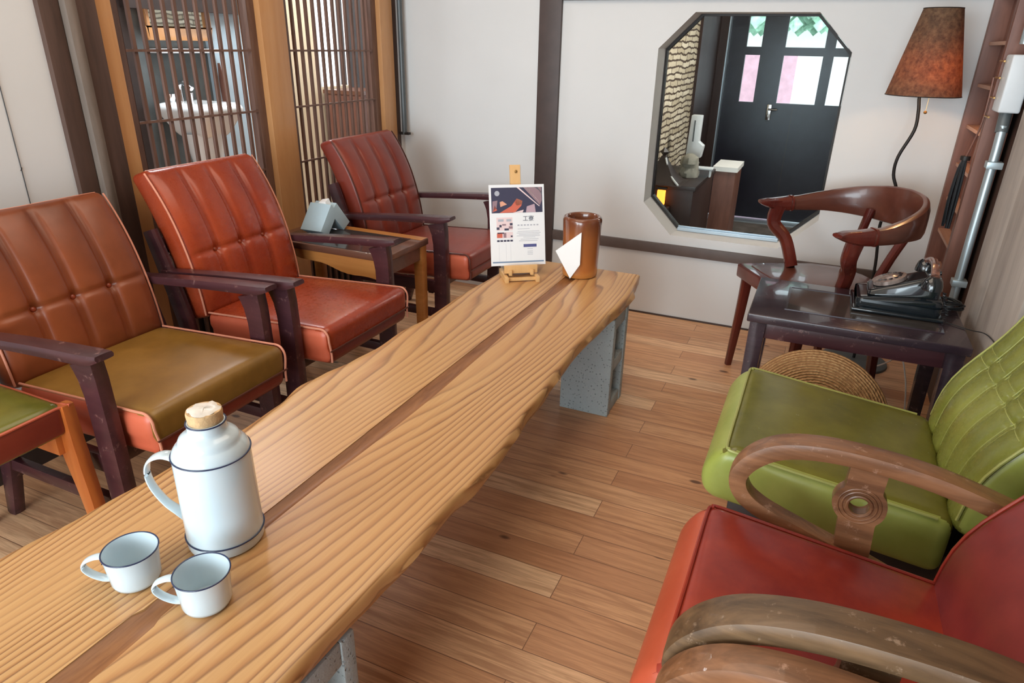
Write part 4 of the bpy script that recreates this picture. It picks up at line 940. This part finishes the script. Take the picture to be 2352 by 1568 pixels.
mb.v = [(x*(1+.12*math.sin(i*1.7)), y*(1+.12*math.cos(i*2.3)), z) for i, (x, y, z) in enumerate(mb.v)]; mb.obj('stone_lump', plain('mossy_stone', (.26, .25, .21), .8, var=.4), sb)
tr = thing('white_tray', 'small white tray on the entry cabinet beside the stone ornament', 'tray', (-.66, 4.42, .535))
MB().rbox((.10, .07, .014), .005, c=(0, 0, .050)).obj('tray_plate', 'whitebox', tr)
for s_ in (-1, 1): MB().box((s_*.035-.004, -.02, 0), (s_*.035+.004, .02, .046)).obj('tray_leg', 'whitebox', tr)
sh_ = thing('floor_slippers', 'dark pair of slippers on the entry floor below the door', 'slippers', (-.36, 5.35, EF))
for s_ in (-1, 1): MB().rbox((.09, .24, .05), .02, (3, 6, 2), (s_*.06, 0, .025), lambda p: (p[0], p[1], p[2]*(1+.5*(p[1] > 0)))).obj('slipper', 'bathdark', sh_)

# ------------------------------------------------------------------ washroom and shop room behind the lattice
BX = -3.30
mb = MB().box((BX-.1, .9, 0), (BX, 2.62, 2.45)); struct(mb.obj('wall_washroom_left', 'bathdark', smooth=False))
struct(MB().box((BX-.1, 2.62, 0), (BX, 3.10, 2.45)).obj('wall_washroom', 'slate', smooth=False))
struct(MB().box((BX-.1, 3.10, 0), (BX+.02, 3.42, 1.46)).obj('wall_washroom_panel', 'bluewall', smooth=False))
struct(MB().box((BX-.02, 2.60, 1.40), (BX+.06, 3.62, 2.45)).obj('trim_19', 'bathdark', smooth=False))
struct(MB().box((BX-.1, 3.42, 0), (BX+.03, 3.62, 2.45)).obj('trim_20', 'bathdark', smooth=False))
# cream shop wall with a window further back
struct(MB().box((BX-.1, 3.62, 0), (BX, 4.06, 2.45)).box((BX-.1, 4.06, 0), (BX, 4.42, .97)).box((BX-.1, 4.06, 1.9), (BX, 4.42, 2.45)).obj('wall_shop', 'cream', smooth=False))
struct(MB().box((BX-.1, 4.42, 0), (BX, 6.6, 2.45)).obj('wall_shop_dark', 'bathdark', smooth=False))
w4 = bpy.data.objects.new('window_4', None); COL.objects.link(w4); w4.location = (BX, 4.29, 1.4); struct(w4)
MB().box((-.02, -.23, -.43), (.0, -.205, .5)).box((-.02, .105, -.43), (.0, .13, .5)).box((-.02, -.01, -.43), (0, .01, .5)).obj('window_frame', 'whitebox', w4, smooth=False)
cbn = thing('low_cabinet', 'low brown cabinet seen through the right lattice window', 'cabinet', (BX+.172, 4.22, 0))
MB().box((-.15, -.14, 0), (.15, .20, .93)).obj('cabinet_body', 'redwood', cbn, smooth=False)
MB().box((-.16, -.15, .93), (.16, .21, .955)).obj('cabinet_top', 'sidebrown', cbn, smooth=False)
bs = thing('pedestal_basin', 'white ceramic pedestal washbasin behind the left lattice window', 'washbasin', (BX+.20, 2.81, 0))
def bas(p):
    x, y, z = p; k = .55+.45*min(1, max(0, (z+.09)/.14)); return (x*k, y*k, z)
MB().rbox((.36, .31, .18), .045, (6, 8, 4), (0, 0, .865), bas, 4).obj('basin_bowl', 'basin', bs)
MB().lathe([(.0001, .0), (.10, .0), (.085, .05), (.065, .25), (.07, .60), (.11, .80)], n=24).obj('pedestal', 'basin', bs)
MB().tube([(-.13, 0, .95), (-.13, 0, 1.03), (-.10, 0, 1.05), (-.04, 0, 1.02)], .012, 10, smooth=4).obj('tap', 'chrome', bs)
for s_ in (-1, 1): MB().lathe([(.0001, .05), (.02, .045), (.018, .02), (.012, 0)], (-.13, s_*.06, .95), 10).obj('tap_knob', 'chrome', bs)
mr = thing('wall_mirror', 'wood-framed mirror above the washbasin behind the left lattice window', 'mirror', (BX+.01, 2.91, 1.255))
MB().box((0, -.21, .0), (.03, .21, .06)).box((0, -.21, .06), (.03, -.185, .40)).box((0, .185, .06), (.03, .21, .40)).obj('mirror_frame', 'orange', mr, bevel=.008)
MB().box((.004, -.185, .06), (.010, .185, .40)).obj('mirror_glass', 'mirror', mr, smooth=False)
sf = thing('glass_shelf', 'narrow pale shelf below the wood-framed mirror', 'shelf', (BX+.005, 2.91, 1.195))
MB().box((0, -.21, 0), (.10, .21, .02)).obj('shelf_board', 'whitebox', sf, smooth=False)
tw = thing('wooden_brush', 'brown tapered brush hanging on the pale blue panel beside the washbasin', 'brush', (BX+.035, 3.16, .84))
MB().sweep([(0, 0, 0), (0, -.01, .14), (0, -.02, .30)], [(.02, .07), (.018, .045), (.012, .012)], up=(1, 0, 0), e=3, smooth=3).obj('brush_handle', 'redwood', tw)
